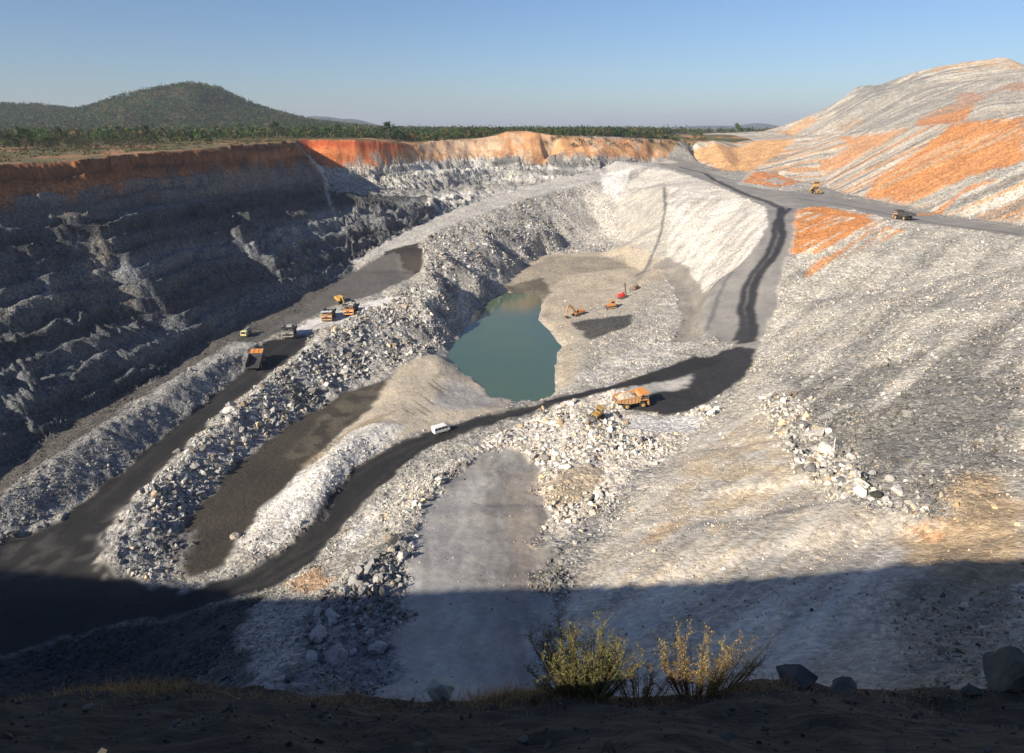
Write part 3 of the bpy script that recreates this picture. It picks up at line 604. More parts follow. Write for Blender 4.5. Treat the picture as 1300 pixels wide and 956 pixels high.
def earth_material(name, bump=.5, rough=.95, stretch=None):
    m = bpy.data.materials.new(name); m.use_nodes = True; nt = m.node_tree; b = nt.nodes['Principled BSDF']
    at = N(nt, 'ShaderNodeAttribute', attribute_name='Col'); sp = N(nt, 'ShaderNodeAttribute', attribute_name='spk')
    class geo:
        pass
    g_ = N(nt, 'ShaderNodeNewGeometry'); pos = g_.outputs['Position']
    if stretch:
        mp = N(nt, 'ShaderNodeVectorMath', operation='MULTIPLY'); mp.inputs[1].default_value = stretch; nt.links.new(pos, mp.inputs[0]); pos = mp.outputs[0]
    geo.outputs = {'Position': pos}
    def nz(scale, det, rgh=.6):
        n = N(nt, 'ShaderNodeTexNoise'); n.inputs['Scale'].default_value = scale; n.inputs['Detail'].default_value = det
        n.inputs['Roughness'].default_value = rgh; nt.links.new(geo.outputs['Position'], n.inputs['Vector']); return n.outputs[0]
    n1 = nz(1.1, 6, .8); n2 = nz(.12, 4); 
    c = mixn(nt, at.outputs['Color'], ramp(nt, n1, [(.32, .45), (.5, 1.0), (.68, 1.5)]), sp.outputs['Fac'])
    c = mixn(nt, c, ramp(nt, n2, [(.3, (.78, .79, .82)), (.5, (1, 1, 1)), (.7, (1.2, 1.17, 1.10))]), .8)
    hs = []
    if bump > .4:
        for sc, lo, hi in ((1.5, .5, 1.45),):
            vo = N(nt, 'ShaderNodeTexVoronoi'); vo.inputs['Scale'].default_value = sc; vo.inputs['Randomness'].default_value = 1
            wv = N(nt, 'ShaderNodeVectorMath', operation='ADD'); nw = N(nt, 'ShaderNodeTexNoise'); nw.inputs['Scale'].default_value = sc * 1.5
            nt.links.new(geo.outputs['Position'], nw.inputs['Vector']); nt.links.new(geo.outputs['Position'], wv.inputs[0]); nt.links.new(nw.outputs['Color'], wv.inputs[1])
            nt.links.new(wv.outputs[0], vo.inputs['Vector']); sepc = N(nt, 'ShaderNodeSeparateColor'); nt.links.new(vo.outputs['Color'], sepc.inputs[0])
            c = mixn(nt, c, ramp(nt, sepc.outputs[0], [(.0, lo), (.55, 1.0), (1, hi)]), sp.outputs['Fac']); hs.append(vo.outputs['Distance'])
    if stretch:                             # beds of coal, shale and sandstone
        for sc, lo, hi in (((.008, .008, .50), .38, 1.9), ((.015, .015, 1.3), .36, 2.2)):
            mp2 = N(nt, 'ShaderNodeVectorMath', operation='MULTIPLY'); mp2.inputs[1].default_value = sc; nt.links.new(g_.outputs['Position'], mp2.inputs[0])
            n3 = N(nt, 'ShaderNodeTexNoise'); n3.inputs['Scale'].default_value = 1.0; n3.inputs['Detail'].default_value = 2; nt.links.new(mp2.outputs[0], n3.inputs['Vector'])
            c = mixn(nt, c, ramp(nt, n3.outputs[0], [(.40, lo), (.5, 1.0), (.60, hi)]), .9)
    nt.links.new(c, b.inputs['Base Color'])
    b.inputs['Roughness'].default_value = rough; b.inputs['Specular IOR Level'].default_value = .25
    bp = N(nt, 'ShaderNodeBump'); bp.inputs['Strength'].default_value = bump; bp.inputs['Distance'].default_value = .5
    nt.links.new(nz(.9, 5, .72), bp.inputs['Height'])
    if hs:
        b2 = N(nt, 'ShaderNodeBump'); b2.invert = True; b2.inputs['Distance'].default_value = .35
        mm = N(nt, 'ShaderNodeMath', operation='MULTIPLY'); mm.inputs[1].default_value = .8; nt.links.new(sp.outputs['Fac'], mm.inputs[0]); nt.links.new(mm.outputs[0], b2.inputs['Strength'])
        nt.links.new(hs[0], b2.inputs['Height']); nt.links.new(bp.outputs[0], b2.inputs['Normal']); bp = b2
    nt.links.new(bp.outputs[0], b.inputs['Normal'])
    return m
def put(name, me, mats=(), parent=None, **props):
    o = bpy.data.objects.new(name, me); C.objects.link(o)
    for m in mats: me.materials.append(m)
    if parent is not None: o.parent = parent
    for k, v in props.items(): o[k] = v
    return o

# ---------------------------------------------------------------- the ground mesh: rings round the camp, finer where nearer
def build_ground():
    r = [0.6]
    while r[-1] < 26: r.append(r[-1] + max(.06, .02 * r[-1]))
    while r[-1] < 860: r.append(r[-1] + (.20 + .0020 * r[-1]) * GQ)
    while r[-1] < 12000: r.append(r[-1] * 1.02)
    r = np.array(r)
    fine = np.arange(-46, 46, .08 * GQ)
    az = np.concatenate([np.arange(-180, -130, 3.0), np.arange(-130, -80, 1.0), np.arange(-80, -46, .5), fine, np.arange(46, 80, .5), np.arange(80, 180, 3.0)])
    az = np.radians(az); nr, na = len(r), len(az)
    RR, AA = np.meshgrid(r, az, indexing='ij'); X = RR * np.sin(AA); Y = RR * np.cos(AA)
    Z = np.zeros_like(X)
    for i in range(0, nr, 64): Z[i:i + 64] = hf(X[i:i + 64], Y[i:i + 64])
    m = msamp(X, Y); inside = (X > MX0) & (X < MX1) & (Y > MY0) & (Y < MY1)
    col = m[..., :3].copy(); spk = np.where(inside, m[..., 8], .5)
    pl = np.array((.085, .085, .038), np.float32) * (1 + .4 * fbm(X, Y, 60, 3, 110))[..., None]
    col = np.where(inside[..., None], col, pl)
    hill = (Y > 1000) & (Z > -2)
    v = patch(70, .1, 111)(X, Y)[..., None]
    col = np.where(hill[..., None], np.array((.026, .042, .012)) * (1 - v) + np.array((.055, .052, .024)) * v, col)
    # beds of different rock in the walls
    sta = np.clip(np.where(inside, m[..., 6], 0), 0, 1)
    bd = fbm(Z * 1.0 + 1.5 * fbm(X, Y, 40, 2, 112), X * .012 + Y * .012, 6.5, 2, 113)
    col = col * (1 + (sta * np.clip(bd * 1.3, -.5, .6))[..., None])
    # loose material: mottling at several sizes
    ws = np.clip(sta * 1.5, 0, 1); lw = (X < -60) & (Y < 470); Xa = X * np.where(lw, 1 + .8 * ws, 1 - .6 * ws); Ya = Y * np.where(lw, 1 - .8 * ws, 1 + .5 * ws)
    mot = 1 + np.where(inside, .18, .1)[...] * fbm(Xa, Ya, 14, 4, 114) + .25 * np.clip(spk, 0, 1) * fbm(Xa, Ya, 2.0, 3, 115)
    stk = np.where(inside, m[..., 5], 0)
    fu, fv = fan(X, Y); rt = (X > 5) & (Y < 300); a_ = np.where(rt, fu, X * DU[1] - Y * DU[0]); b_ = np.where(rt, fv, X * DU[0] + Y * DU[1])
    mot = mot * (1 + .18 * stk * fbm(a_ / 2.6, b_ / 24, 1, 2, 116))
    col = col * mot[..., None]
    # dark soil of the ledge
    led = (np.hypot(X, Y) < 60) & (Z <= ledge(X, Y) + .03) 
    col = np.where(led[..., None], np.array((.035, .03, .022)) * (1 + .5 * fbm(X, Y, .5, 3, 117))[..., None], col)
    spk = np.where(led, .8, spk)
    zi = ZI[np.clip(((Y - MY0) / MS).astype(int), 0, MNY - 1), np.clip(((X - MX0) / MS).astype(int), 0, MNX - 1)]
    zi = np.where(inside, zi, 2); zi = np.where(hill, 3, zi); zi = np.where(led, 4, zi)
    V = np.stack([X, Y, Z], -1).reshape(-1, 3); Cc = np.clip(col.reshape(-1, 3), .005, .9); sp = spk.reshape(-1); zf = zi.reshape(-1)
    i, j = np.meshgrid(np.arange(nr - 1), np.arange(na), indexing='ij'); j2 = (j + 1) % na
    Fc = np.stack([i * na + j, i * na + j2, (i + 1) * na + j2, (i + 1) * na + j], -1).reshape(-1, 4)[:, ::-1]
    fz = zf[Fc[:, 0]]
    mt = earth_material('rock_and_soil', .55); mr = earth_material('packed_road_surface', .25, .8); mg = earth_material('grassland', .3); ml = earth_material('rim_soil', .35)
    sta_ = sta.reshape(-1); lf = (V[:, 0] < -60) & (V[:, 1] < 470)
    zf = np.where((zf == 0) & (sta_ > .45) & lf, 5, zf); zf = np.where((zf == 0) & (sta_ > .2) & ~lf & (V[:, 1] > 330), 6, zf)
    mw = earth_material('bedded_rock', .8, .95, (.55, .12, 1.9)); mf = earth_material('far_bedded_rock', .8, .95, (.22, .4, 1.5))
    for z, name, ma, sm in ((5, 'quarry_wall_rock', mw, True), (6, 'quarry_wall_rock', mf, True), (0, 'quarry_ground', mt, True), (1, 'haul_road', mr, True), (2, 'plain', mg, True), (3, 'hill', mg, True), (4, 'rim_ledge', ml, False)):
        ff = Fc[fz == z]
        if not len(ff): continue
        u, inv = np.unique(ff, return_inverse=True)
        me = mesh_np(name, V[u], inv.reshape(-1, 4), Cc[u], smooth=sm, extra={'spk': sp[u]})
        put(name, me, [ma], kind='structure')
    # close the middle under the tripod
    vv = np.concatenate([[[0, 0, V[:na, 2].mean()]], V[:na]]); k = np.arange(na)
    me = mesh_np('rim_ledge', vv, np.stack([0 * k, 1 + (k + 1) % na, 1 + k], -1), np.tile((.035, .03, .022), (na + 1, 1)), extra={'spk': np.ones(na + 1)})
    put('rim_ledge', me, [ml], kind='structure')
GQ = 1.16
build_ground()
# ---------------------------------------------------------------- water
def build_water():
    m = bpy.data.materials.new('green_lake_water'); m.use_nodes = True; nt = m.node_tree; b = nt.nodes['Principled BSDF']
    b.inputs['Base Color'].default_value = (.040, .105, .080, 1); b.inputs['Roughness'].default_value = .08; b.inputs['IOR'].default_value = 1.33
    geo = N(nt, 'ShaderNodeNewGeometry'); n = N(nt, 'ShaderNodeTexNoise'); n.inputs['Scale'].default_value = 1.2; n.inputs['Detail'].default_value = 3
    nt.links.new(geo.outputs['Position'], n.inputs['Vector'])
    n2 = N(nt, 'ShaderNodeTexNoise'); n2.inputs['Scale'].default_value = .03; n2.inputs['Detail'].default_value = 4
    nt.links.new(geo.outputs['Position'], n2.inputs['Vector'])
    nt.links.new(ramp(nt, n2.outputs[0], [(.35, (.062, .112, .088)), (.65, (.085, .122, .075))]), b.inputs['Base Color'])
    bp = N(nt, 'ShaderNodeBump'); bp.inputs['Strength'].default_value = .12; bp.inputs['Distance'].default_value = .1
    nt.links.new(n.outputs[0], bp.inputs['Height']); nt.links.new(bp.outputs[0], b.inputs['Normal'])
    P = [(cx + (x - cx) * 1.05 , cy + (y - cy) * 1.04) for x, y, z in LAKE]
    me = bpy.data.meshes.new('lake_water'); me.from_pydata([(x, y, -83.0) for x, y in P], [], [list(range(len(P)))[::-1]])
    me.update(); put('lake_water', me, [m], kind='structure')
build_water()
# ---------------------------------------------------------------- loose rock
ROCK = None
def attr_mat(name, rough=.9, bumpscale=3.0, bump=.4, var=.5):
    m = bpy.data.materials.new(name); m.use_nodes = True; nt = m.node_tree; b = nt.nodes['Principled BSDF']
    at = N(nt, 'ShaderNodeAttribute', attribute_name='Col'); geo = N(nt, 'ShaderNodeNewGeometry')
    n = N(nt, 'ShaderNodeTexNoise'); n.inputs['Scale'].default_value = bumpscale; n.inputs['Detail'].default_value = 4
    nt.links.new(geo.outputs['Position'], n.inputs['Vector'])
    nt.links.new(mixn(nt, at.outputs['Color'], ramp(nt, n.outputs[0], [(.3, .6), (.7, 1.4)]), var), b.inputs['Base Color'])
    b.inputs['Roughness'].default_value = rough; b.inputs['Specular IOR Level'].default_value = .2
    if bump:
        bp = N(nt, 'ShaderNodeBump'); bp.inputs['Strength'].default_value = bump; bp.inputs['Distance'].default_value = .15
        nt.links.new(n.outputs[0], bp.inputs['Height']); nt.links.new(bp.outputs[0], b.inputs['Normal'])
    return m
M_ROCK = attr_mat('broken_rock')
def hull(n, rs, flat=1.0):
    bm = bmesh.new()
    for _ in range(n):
        v = Vector((rs.gauss(0, 1), rs.gauss(0, 1), rs.gauss(0, 1))).normalized() * rs.uniform(.85, 1.0)
        bm.verts.new((v.x, v.y, v.z * flat))
    r = bmesh.ops.convex_hull(bm, input=bm.verts)
    bmesh.ops.delete(bm, geom=[g for g in r['geom_interior'] if isinstance(g, bmesh.types.BMVert)], context='VERTS')
    bmesh.ops.triangulate(bm, faces=bm.faces); bm.normal_update()
    bm.verts.ensure_lookup_table(); bm.verts.index_update()
    v = np.array([q.co[:] for q in bm.verts]); f = np.array([[q.index for q in p.verts] for p in bm.faces]); bm.free()
    return v, f
rs = random.Random(5)
HUL = [hull(n, rs, fl) for n, fl in ((9, .8), (10, .6), (8, .9), (12, .7), (11, 1.0), (14, .75), (9, .55))]
HULB = [hull(n, rs, fl) for n, fl in ((20, .8), (24, .7), (18, .9), (28, .75))]
def scatter_rocks(name, n, smin, smax, weight, seed, label, shapes, pw=2.2, box=None):
    rg = np.random.default_rng(seed)
    if box: weight = np.ones(4)
    W = weight.ravel().astype(np.float64); W /= W.sum()
    idx = np.searchsorted(np.cumsum(W), rg.random(n)); idx = np.clip(idx, 0, W.size - 1)
    x = MX0 + (idx % MNX + rg.random(n)) * MS; y = MY0 + (idx // MNX + rg.random(n)) * MS
    if box: x = rg.uniform(box[0], box[1], n); y = rg.uniform(box[2], box[3], n)
    u = rg.random(n); s = (smin ** -pw + u * (smax ** -pw - smin ** -pw)) ** (-1 / pw)
    z = hf(x, y); base = msamp(x, y)[:, :3] if not box else np.tile((.07, .065, .055), (n, 1))
    k = rg.random(n); t = np.where(k < .16, .45, np.where(k < .8, 1.0 + .3 * rg.standard_normal(n), 1.45))
    c = np.clip(base * t[:, None] * 1.08, .03, .68)
    tan = rg.random(n) < .10; c[tan] *= (1.15, .92, .66)
    V = []; Fa = []; Cc = []; o = 0; w_ = rg.integers(0, len(shapes), n)
    for w in range(len(shapes)):
        hv, hfc = shapes[w]; m = np.nonzero(w_ == w)[0]
        if not len(m): continue
        k = len(m); q = rg.standard_normal((k, 4)); q /= np.linalg.norm(q, axis=1)[:, None]; a, b, c_, d = q.T
        q[:, 1:3] *= .6; q /= np.linalg.norm(q, axis=1)[:, None]; a, b, c_, d = q.T
        R = np.stack([1-2*(c_*c_+d*d), 2*(b*c_-a*d), 2*(b*d+a*c_), 2*(b*c_+a*d), 1-2*(b*b+d*d), 2*(c_*d-a*b), 2*(b*d-a*c_), 2*(c_*d+a*b), 1-2*(b*b+c_*c_)], -1).reshape(k, 3, 3)
        sc = s[m, None] * .5 * (1 + .35 * rg.standard_normal((k, 3)).clip(-1.2, 1.2))
        P = np.einsum('kij,nkj->kni', R, hv[:, None, :] * sc[None]); P[..., 0] += x[m, None]; P[..., 1] += y[m, None]; P[..., 2] += (z[m] + s[m] * .12)[:, None]
        V.append(P.reshape(-1, 3)); Fa.append((hfc[None] + (np.arange(k) * len(hv))[:, None, None] + o).reshape(-1, 3)); o += k * len(hv)
        Cc.append(np.repeat(c[m], len(hv), axis=0))
    me = mesh_np(name, np.concatenate(V), np.concatenate(Fa), np.concatenate(Cc))
    return put(name, me, [M_ROCK], kind='stuff', label=label, category='rubble')
dist = np.hypot(mgx, mgy)
rub = M[..., 4] * (np.abs(mgx) < .80 * mgy + 12) * (mgy > 14) * (ZI != 2)
notwet = zr > -82.4
rub = rub * notwet * (dist > 36)
clump = .15 + np.clip(fbm(mgx, mgy, 16, 3, 130) * 2.2 + .5, 0, 1.6)
scatter_rocks('rubble', 7000, .9, 3.2, np.maximum(rub - .7, 0) ** 1.2 * clump * sstep(45, 110, dist), 1, 'grey and white blasted rock covering the heaps of the pit', HUL, 3.0)
scatter_rocks('rubble', 54000, .38, 1.1, np.maximum(rub - .06, 0) * clump * np.minimum(1, 260 / dist) ** 1.5, 2, 'broken grey stones strewn over the tipped slopes', HUL, 2.8)
scatter_rocks('stones', 44000, .14, .5, np.maximum(rub + .02, 0) * (dist > 36) * notwet * (ZI != 2) * (mgy > 14) * clump * (dist < 190) * (1 - sstep(110, 190, dist)) * (mgx > -75), 3, 'small pale stones lying on the near slopes', HUL[:4], 2.0)

scatter_rocks('gravel', 2600, .02, .16, None, 6, 'dark gravel and clods on the rim at the bottom', HUL[:4], 1.6, (-8, 9, 3.0, 8.4))
BNUM = 0
def boulder(px, py, wpx, label, group=None, col=(.33, .32, .30), flat=.8, sink=.25, at=None, seed=None):
    """one big block, wpx pixels wide in the survey picture"""
    global BNUM
    BNUM += 1; rr = random.Random(seed or 300 + BNUM)
    p = Vector(at) if at else ground(px, py)
    w = wpx / F * (p.y * CP - p.z * SP)
    hv, hfc = hull(rr.randint(16, 26), rr, flat)
    bm = bmesh.new(); vs = [bm.verts.new(v) for v in hv]
    for f in hfc: bm.faces.new([vs[i] for i in f])
    bmesh.ops.dissolve_limit(bm, angle_limit=.22, verts=bm.verts, edges=bm.edges)
    bmesh.ops.bevel(bm, geom=bm.edges[:], offset=.06, segments=2, affect='EDGES', profile=.6)
    bmesh.ops.triangulate(bm, faces=bm.faces)
    bmesh.ops.subdivide_edges(bm, edges=[e for e in bm.edges if e.calc_length() > .25], cuts=2, use_grid_fill=True)
    rz = rr.uniform(0, 6.3); sx, sy, sz = rr.uniform(.9, 1.1), rr.uniform(.7, 1), rr.uniform(.75, 1)
    for v in bm.verts:
        c = v.co; d = float(noise(np.array([c.x * 2.3 + BNUM]), np.array([c.y * 2.3 + c.z * 1.7]), 7)[0]) * .15 + float(noise(np.array([c.x * 7]), np.array([c.y * 7 + c.z * 6]), 8)[0]) * .06
        c = c * (1 + d); v.co = Vector((c.x * sx, c.y * sy, c.z * sz)) * w * .5
    me = bpy.data.meshes.new('boulder'); bm.to_mesh(me); bm.free()
    at_ = me.attributes.new('Col', 'FLOAT_COLOR', 'POINT'); t = rr.uniform(.85, 1.15)
    at_.data.foreach_set('color', np.tile((col[0]*t, col[1]*t, col[2]*t, 1), (len(me.vertices), 1)).astype(np.float32).ravel())
    o = put('boulder', me, [M_ROCK], label=label, category='boulder')
    if group: o['group'] = group
    o.location = p + Vector((0, 0, w * flat * (.5 - sink) * .7)); o.rotation_euler = (rr.uniform(-.3, .3), rr.uniform(-.3, .3), rz)
    return o
LG = (.42, .40, .37); DK = (.16, .16, .16); TN = (.42, .34, .25)
boulder(299, 682, 15, 'pale boulder alone at the right edge of the dark muddy hollow', col=(.42, .37, .30))
boulder(307, 694, 9, 'small grey block just below the pale boulder on the edge of the muddy hollow', col=LG)
boulder(316, 690, 8, 'rounded grey stone between the muddy hollow and the foot of the white bank', col=LG)
for i, (a, b, c) in enumerate([(294,516,17),(302,528,12),(338,515,10),(339,530,13),(306,548,13),(292,537,13),(311,560,10)]):
    boulder(a, b, c, 'big pale block in the cluster halfway along the rubble bank beside the inner haul road', 'pale blocks halfway along the rubble bank', col=LG)
for i, (a, b, c, k) in enumerate([(292,571,12,TN),(296,562,9,TN),(270,580,8,TN)]):
    boulder(a, b, c, 'brownish rounded boulder at the water-side foot of the rubble bank', 'brown boulders at the foot of the rubble bank', col=(.30, .25, .18))
for a, b, c in [(224,575,13),(239,584,12),(248,593,14),(236,606,8)]:
    boulder(a, b, c, 'pale block at the left end of the boulder row beside the black haul road bend', 'pale blocks near the haul road bend', col=LG)
for a, b, c in [(424,478,11),(415,492,10),(399,470,9),(440,470,8),(452,462,8),(466,452,8)]:
    boulder(a, b, c, 'white angular block low on the rubble slope left of the lake', 'white blocks on the rubble slope left of the lake', col=(.55, .53, .49))
boulder(495, 688, 18, 'brown flat-topped boulder casting a long shadow onto the grey ramp', col=(.26, .23, .18))
boulder(498, 700, 17, 'pale brown boulder just below the flat-topped one at the edge of the grey ramp', col=(.38, .33, .26))
boulder(508, 706, 14, 'light grey boulder touching the grey ramp, with a small shadow of its own', col=LG)
for a, b, c in [(476,713,18),(492,718,12),(459,722,14),(450,735,13),(480,734,16),(468,745,18),(505,736,12),(462,756,20),(447,760,14),(436,752,12),(457,768,12),(436,776,14)]:
    boulder(a, b, c, 'grey boulder piled in the rock heap left of the grey ramp', 'boulders heaped left of the grey ramp', col=(.27, .265, .25))
boulder(407, 778, 26, 'long pale slab tilted across the edge of the big shadow', col=LG, flat=.45)
for a, b, c in [(404,816,34),(422,790,16),(432,800,14),(395,838,22),(425,838,40),(480,826,26),(470,812,18),(448,830,14)]:
    boulder(a, b, c, 'bluish grey block lying in the shaded bottom of the rock heap', 'blocks in the shaded foot of the rock heap', col=(.33, .32, .31))
for a, b, c in [(702,690,9),(708,700,10),(697,712,9),(712,712,11),(704,728,10),(716,728,9),(698,742,12),(710,744,10)]:
    boulder(a, b, c, 'boulder in the small dark heap along the right edge of the grey ramp', 'boulders along the right edge of the grey ramp', col=(.22, .215, .2))
for a, b, c in [(700,620,10),(703,640,12),(716,655,11),(732,665,9),(752,655,12),(745,640,10),(762,638,12),(768,626,10),(738,676,9),(730,690,8)]:
    boulder(a, b, c, 'cream block around the sandy mound at the head of the grey ramp', 'cream blocks around the sandy mound', col=(.5, .45, .37))
for a, b, c, k in [(1012,492,12,DK),(1029,507,12,LG),(994,514,12,(.6,.58,.54)),(1018,545,20,DK),(1036,552,26,LG),(1050,575,30,(.55,.52,.46)),(1063,568,14,DK),(1082,580,20,LG),(1028,600,20,DK),(1047,598,16,TN),(1066,592,16,DK),(1086,612,20,LG),(1093,620,26,LG),(1068,615,14,DK),(1105,604,14,LG),(1130,610,16,LG),(1050,618,12,DK),(1078,627,12,TN),(1095,608,16,DK),(1140,625,20,LG),(1125,635,14,LG),(1180,640,18,DK),(1160,648,14,LG),(1008,530,12,LG),(985,560,10,TN)]:
    boulder(a, b, c, ('dark' if k is DK else 'tan' if k is TN else 'pale') + ' block in the band of big rocks running down the right-hand slope', ('dark' if k is DK else 'tan' if k is TN else 'pale') + ' blocks in the rock band on the right-hand slope', col=k)
boulder(1114, 630, 30, 'long black boulder, the darkest and widest in the rock band on the right-hand slope', col=(.06, .065, .05), flat=.5)

# ---------------------------------------------------------------- foreground rocks on the rim
def atY(px, py, Y, dz=0): p = GY(px, py, Y); return (p[0], p[1], p[2] + dz)
def rimrock(px, py, wpx, label, col, Y=8.0, flat=.8):
    p = GY(px, py, Y); z = float(hf(np.array([p[0]]), np.array([Y]))[0])
    return boulder(0, 0, wpx, label, col=col, at=(p[0], Y, max(z, p[2] - .25)), flat=flat, sink=.1)
rimrock(560, 864, 42, 'pale rough stone on the rim between the dry grass and the shrubs', (.34, .32, .26), 7.9)
rimrock(1012, 862, 62, 'blunt grey boulder on the rim at the right of the thin shrub', (.12, .12, .115), 8.0, .95)
rimrock(1072, 868, 46, 'low flat dark stone on the rim beside the blunt grey boulder', (.10, .10, .095), 7.9, .4)
rimrock(1278, 858, 84, 'dark rounded boulder at the right end of the rim', (.10, .092, .075), 7.9, .95)
rimrock(1238, 864, 30, 'small dark rock leaning on the rounded boulder at the right end of the rim', (.09, .085, .07), 7.8, .8)

# ---------------------------------------------------------------- foliage
def leaf_mat(name, rough=.7):
    m = bpy.data.materials.new(name); m.use_nodes = True; nt = m.node_tree; b = nt.nodes['Principled BSDF']
    at = N(nt, 'ShaderNodeAttribute', attribute_name='Col'); nt.links.new(at.outputs['Color'], b.inputs['Base Color'])
    b.inputs['Roughness'].default_value = rough; b.inputs['Specular IOR Level'].default_value = .25
    tr = N(nt, 'ShaderNodeBsdfTranslucent'); nt.links.new(at.outputs['Color'], tr.inputs[0])
    mx = N(nt, 'ShaderNodeMixShader'); mx.inputs[0].default_value = .3
    nt.links.new(b.outputs[0], mx.inputs[1]); nt.links.new(tr.outputs[0], mx.inputs[2])
    nt.links.new(mx.outputs[0], nt.nodes['Material Output'].inputs[0])
    return m
M_LEAF = leaf_mat('foliage'); M_BARK = mat('bark', (.12, .09, .065), .9)
def leaf_quads(P, size, col, rg, asp=1.0, up=0.0):
    n = len(P); a = rg.standard_normal((n, 3)); a[:, 2] += up; a /= np.linalg.norm(a, axis=1)[:, None]
    b = np.cross(a, rg.standard_normal((n, 3))); b /= np.linalg.norm(b, axis=1)[:, None]
    s = np.broadcast_to(size, (n,))[:, None] * .5
    v = np.stack([P - a * s, P + b * s * asp, P + a * s, P - b * s * asp], 1).reshape(-1, 3)
    return v, np.arange(4 * n).reshape(-1, 4), np.repeat(col, 4, axis=0)
def tube(pts, rad, seg=6):
    V = []; Fq = []
    for i, p in enumerate(pts):
        p = Vector(p); d = (Vector(pts[min(i+1, len(pts)-1)]) - Vector(pts[max(i-1, 0)])).normalized()
        a = d.orthogonal().normalized(); b = d.cross(a)
        for k in range(seg):
            t = 6.2832 * k / seg; V.append(p + (a * math.cos(t) + b * math.sin(t)) * rad[i])
        if i:
            for k in range(seg):
                k2 = (k + 1) % seg; Fq.append([(i-1)*seg + k, (i-1)*seg + k2, i*seg + k2, i*seg + k])
    return np.array([v[:] for v in V]), np.array(Fq)
def tree_meshes(seed, h=8.0, wide=.75, col=(.05, .07, .022), n=420, low=.25):
    rg = np.random.default_rng(seed); V = []; Fq = []; o = 0
    def add(p, r):
        nonlocal o
        v, f = tube(p, r); V.append(v); Fq.append(f + o); o += len(v)
    top = np.array((rg.normal(0, .3), rg.normal(0, .3), h * .62)); add([(0, 0, -.6), (0.05 * h * rg.normal(0, .4), 0, h * .3), top], [.03 * h, .022 * h, .008 * h])
    cl = []
    for k in range(9):
        t = 6.2832 * k / 9 + rg.normal(0, .3); zb = h * rg.uniform(low, .5); R = h * wide * .5 * rg.uniform(.5, 1)
        e = np.array((math.cos(t) * R, math.sin(t) * R, zb + h * rg.uniform(.1, .35)))
        add([(0, 0, zb), (e[0] * .5, e[1] * .5, (zb + e[2]) / 2 + .2), e], [.012 * h, .008 * h, .003 * h]); cl.append(e)
    for k in range(5): cl.append(np.array((rg.normal(0, .12 * h), rg.normal(0, .12 * h), h * rg.uniform(.6, .9))))
    cl = np.array(cl); tr = mesh_np('trunk', np.concatenate(V), np.concatenate(Fq), smooth=True)
    w = rg.integers(0, len(cl), n); P = cl[w] + rg.standard_normal((n, 3)) * (h * .085, h * .085, h * .065)
    tone = (.75 + .5 * rg.random(len(cl)))[w] * (.8 + .4 * rg.random(n)); c = np.array(col)[None] * tone[:, None]
    v, f, cc = leaf_quads(P, h * .075 * (.7 + .6 * rg.random(n)), c, rg, .8)
    cr = mesh_np('crown', v, f, cc); tr.materials.append(M_BARK); cr.materials.append(M_LEAF)
    return tr, cr
TREES = {'dark': tree_meshes(1, 8, .9, (.026, .045, .014), 620, .06), 'green': tree_meshes(2, 8, 1.0, (.055, .11, .022), 560, .06), 'olive': tree_meshes(3, 8, .7, (.10, .10, .035)),
         'slim': tree_meshes(4, 9, .45, (.06, .085, .03), 300), 'rust': tree_meshes(5, 7, .7, (.17, .09, .035)), 'bush': tree_meshes(6, 4, 1.4, (.055, .065, .025), 300, .02)}
def tree(kind, px, py, hpx, label, group=None, Y=None):
    if Y is None: p = ground(px, py)
    else:
        q = GY(px, py, Y); p = Vector((q[0], Y, float(hf(np.array([q[0]]), np.array([Y]))[0])))
    name = 'bush' if kind == 'bush' else 'tree'
    r = bpy.data.objects.new(name, None); C.objects.link(r); r.location = p
    d = p.y * CP - p.z * SP; h0 = {'slim': 8.5, 'rust': 6.6, 'bush': 3.8}.get(kind, 7.6); s = hpx * d / F / h0
    r.scale = (s, s, s); r.rotation_euler = (0, 0, random.uniform(0, 6.3)); r['label'] = label; r['category'] = name
    if group: r['group'] = group
    for nm, me in zip(('trunk', 'crown'), TREES[kind]):
        c = bpy.data.objects.new(nm, me); C.objects.link(c); c.parent = r
    return r
tree('dark', 33, 191, 26, 'dark wide tree, the biggest on the grassland above the left cliff')
tree('dark', 14, 190, 20, 'dark tree at the far left end of the cliff top')
tree('green', 50, 186, 22, 'rounded green tree just right of the biggest dark tree on the left')
tree('dark', 78, 182, 19, 'dark upright tree standing alone in the scrub left of the bush belt')
tree('slim', 58, 182, 14, 'thin young tree between the two dark trees on the left')
tree('dark', 152, 176, 15, 'dark bushy tree above the middle of the bush belt')
tree('dark', 188, 180, 20, 'leaning dark tree in front of the orange bank')
tree('dark', 172, 176, 12, 'low dark tree just left of the leaning one by the orange bank')
tree('green', 242, 166, 12, 'round green tree behind the orange bank')
tree('green', 303, 172, 16, 'round bright green tree at the right end of the orange bank')
tree('bush', 326, 178, 8, 'small dark bush near the cliff edge beside the pole')
tree('dark', 352, 176, 20, 'dark tree at the cliff edge just right of the pole')
tree('dark', 492, 177, 22, 'tall dark tree, the highest above the red cliff', Y=565)
tree('green', 506, 178, 15, 'wide green tree touching the tall dark one above the red cliff', Y=575)
tree('rust', 526, 178, 8, 'rusty brown bush at the notch between the red and the tan cliffs', Y=575)
tree('rust', 507, 168, 12, 'brownish tree rising behind the tall dark tree', Y=640)
tree('slim', 592, 170, 14, 'feathery tree rising above the forest edge left of the mound', Y=680)
tree('slim', 600, 170, 13, 'feathery tree standing right beside its taller twin left of the mound', Y=690)
tree('bush', 634, 168, 6, 'low flat-topped dark tree on the top of the tan mound', Y=632)
tree('bush', 664, 166, 5, 'tiny dark bush at the right end of the mound top', Y=632)
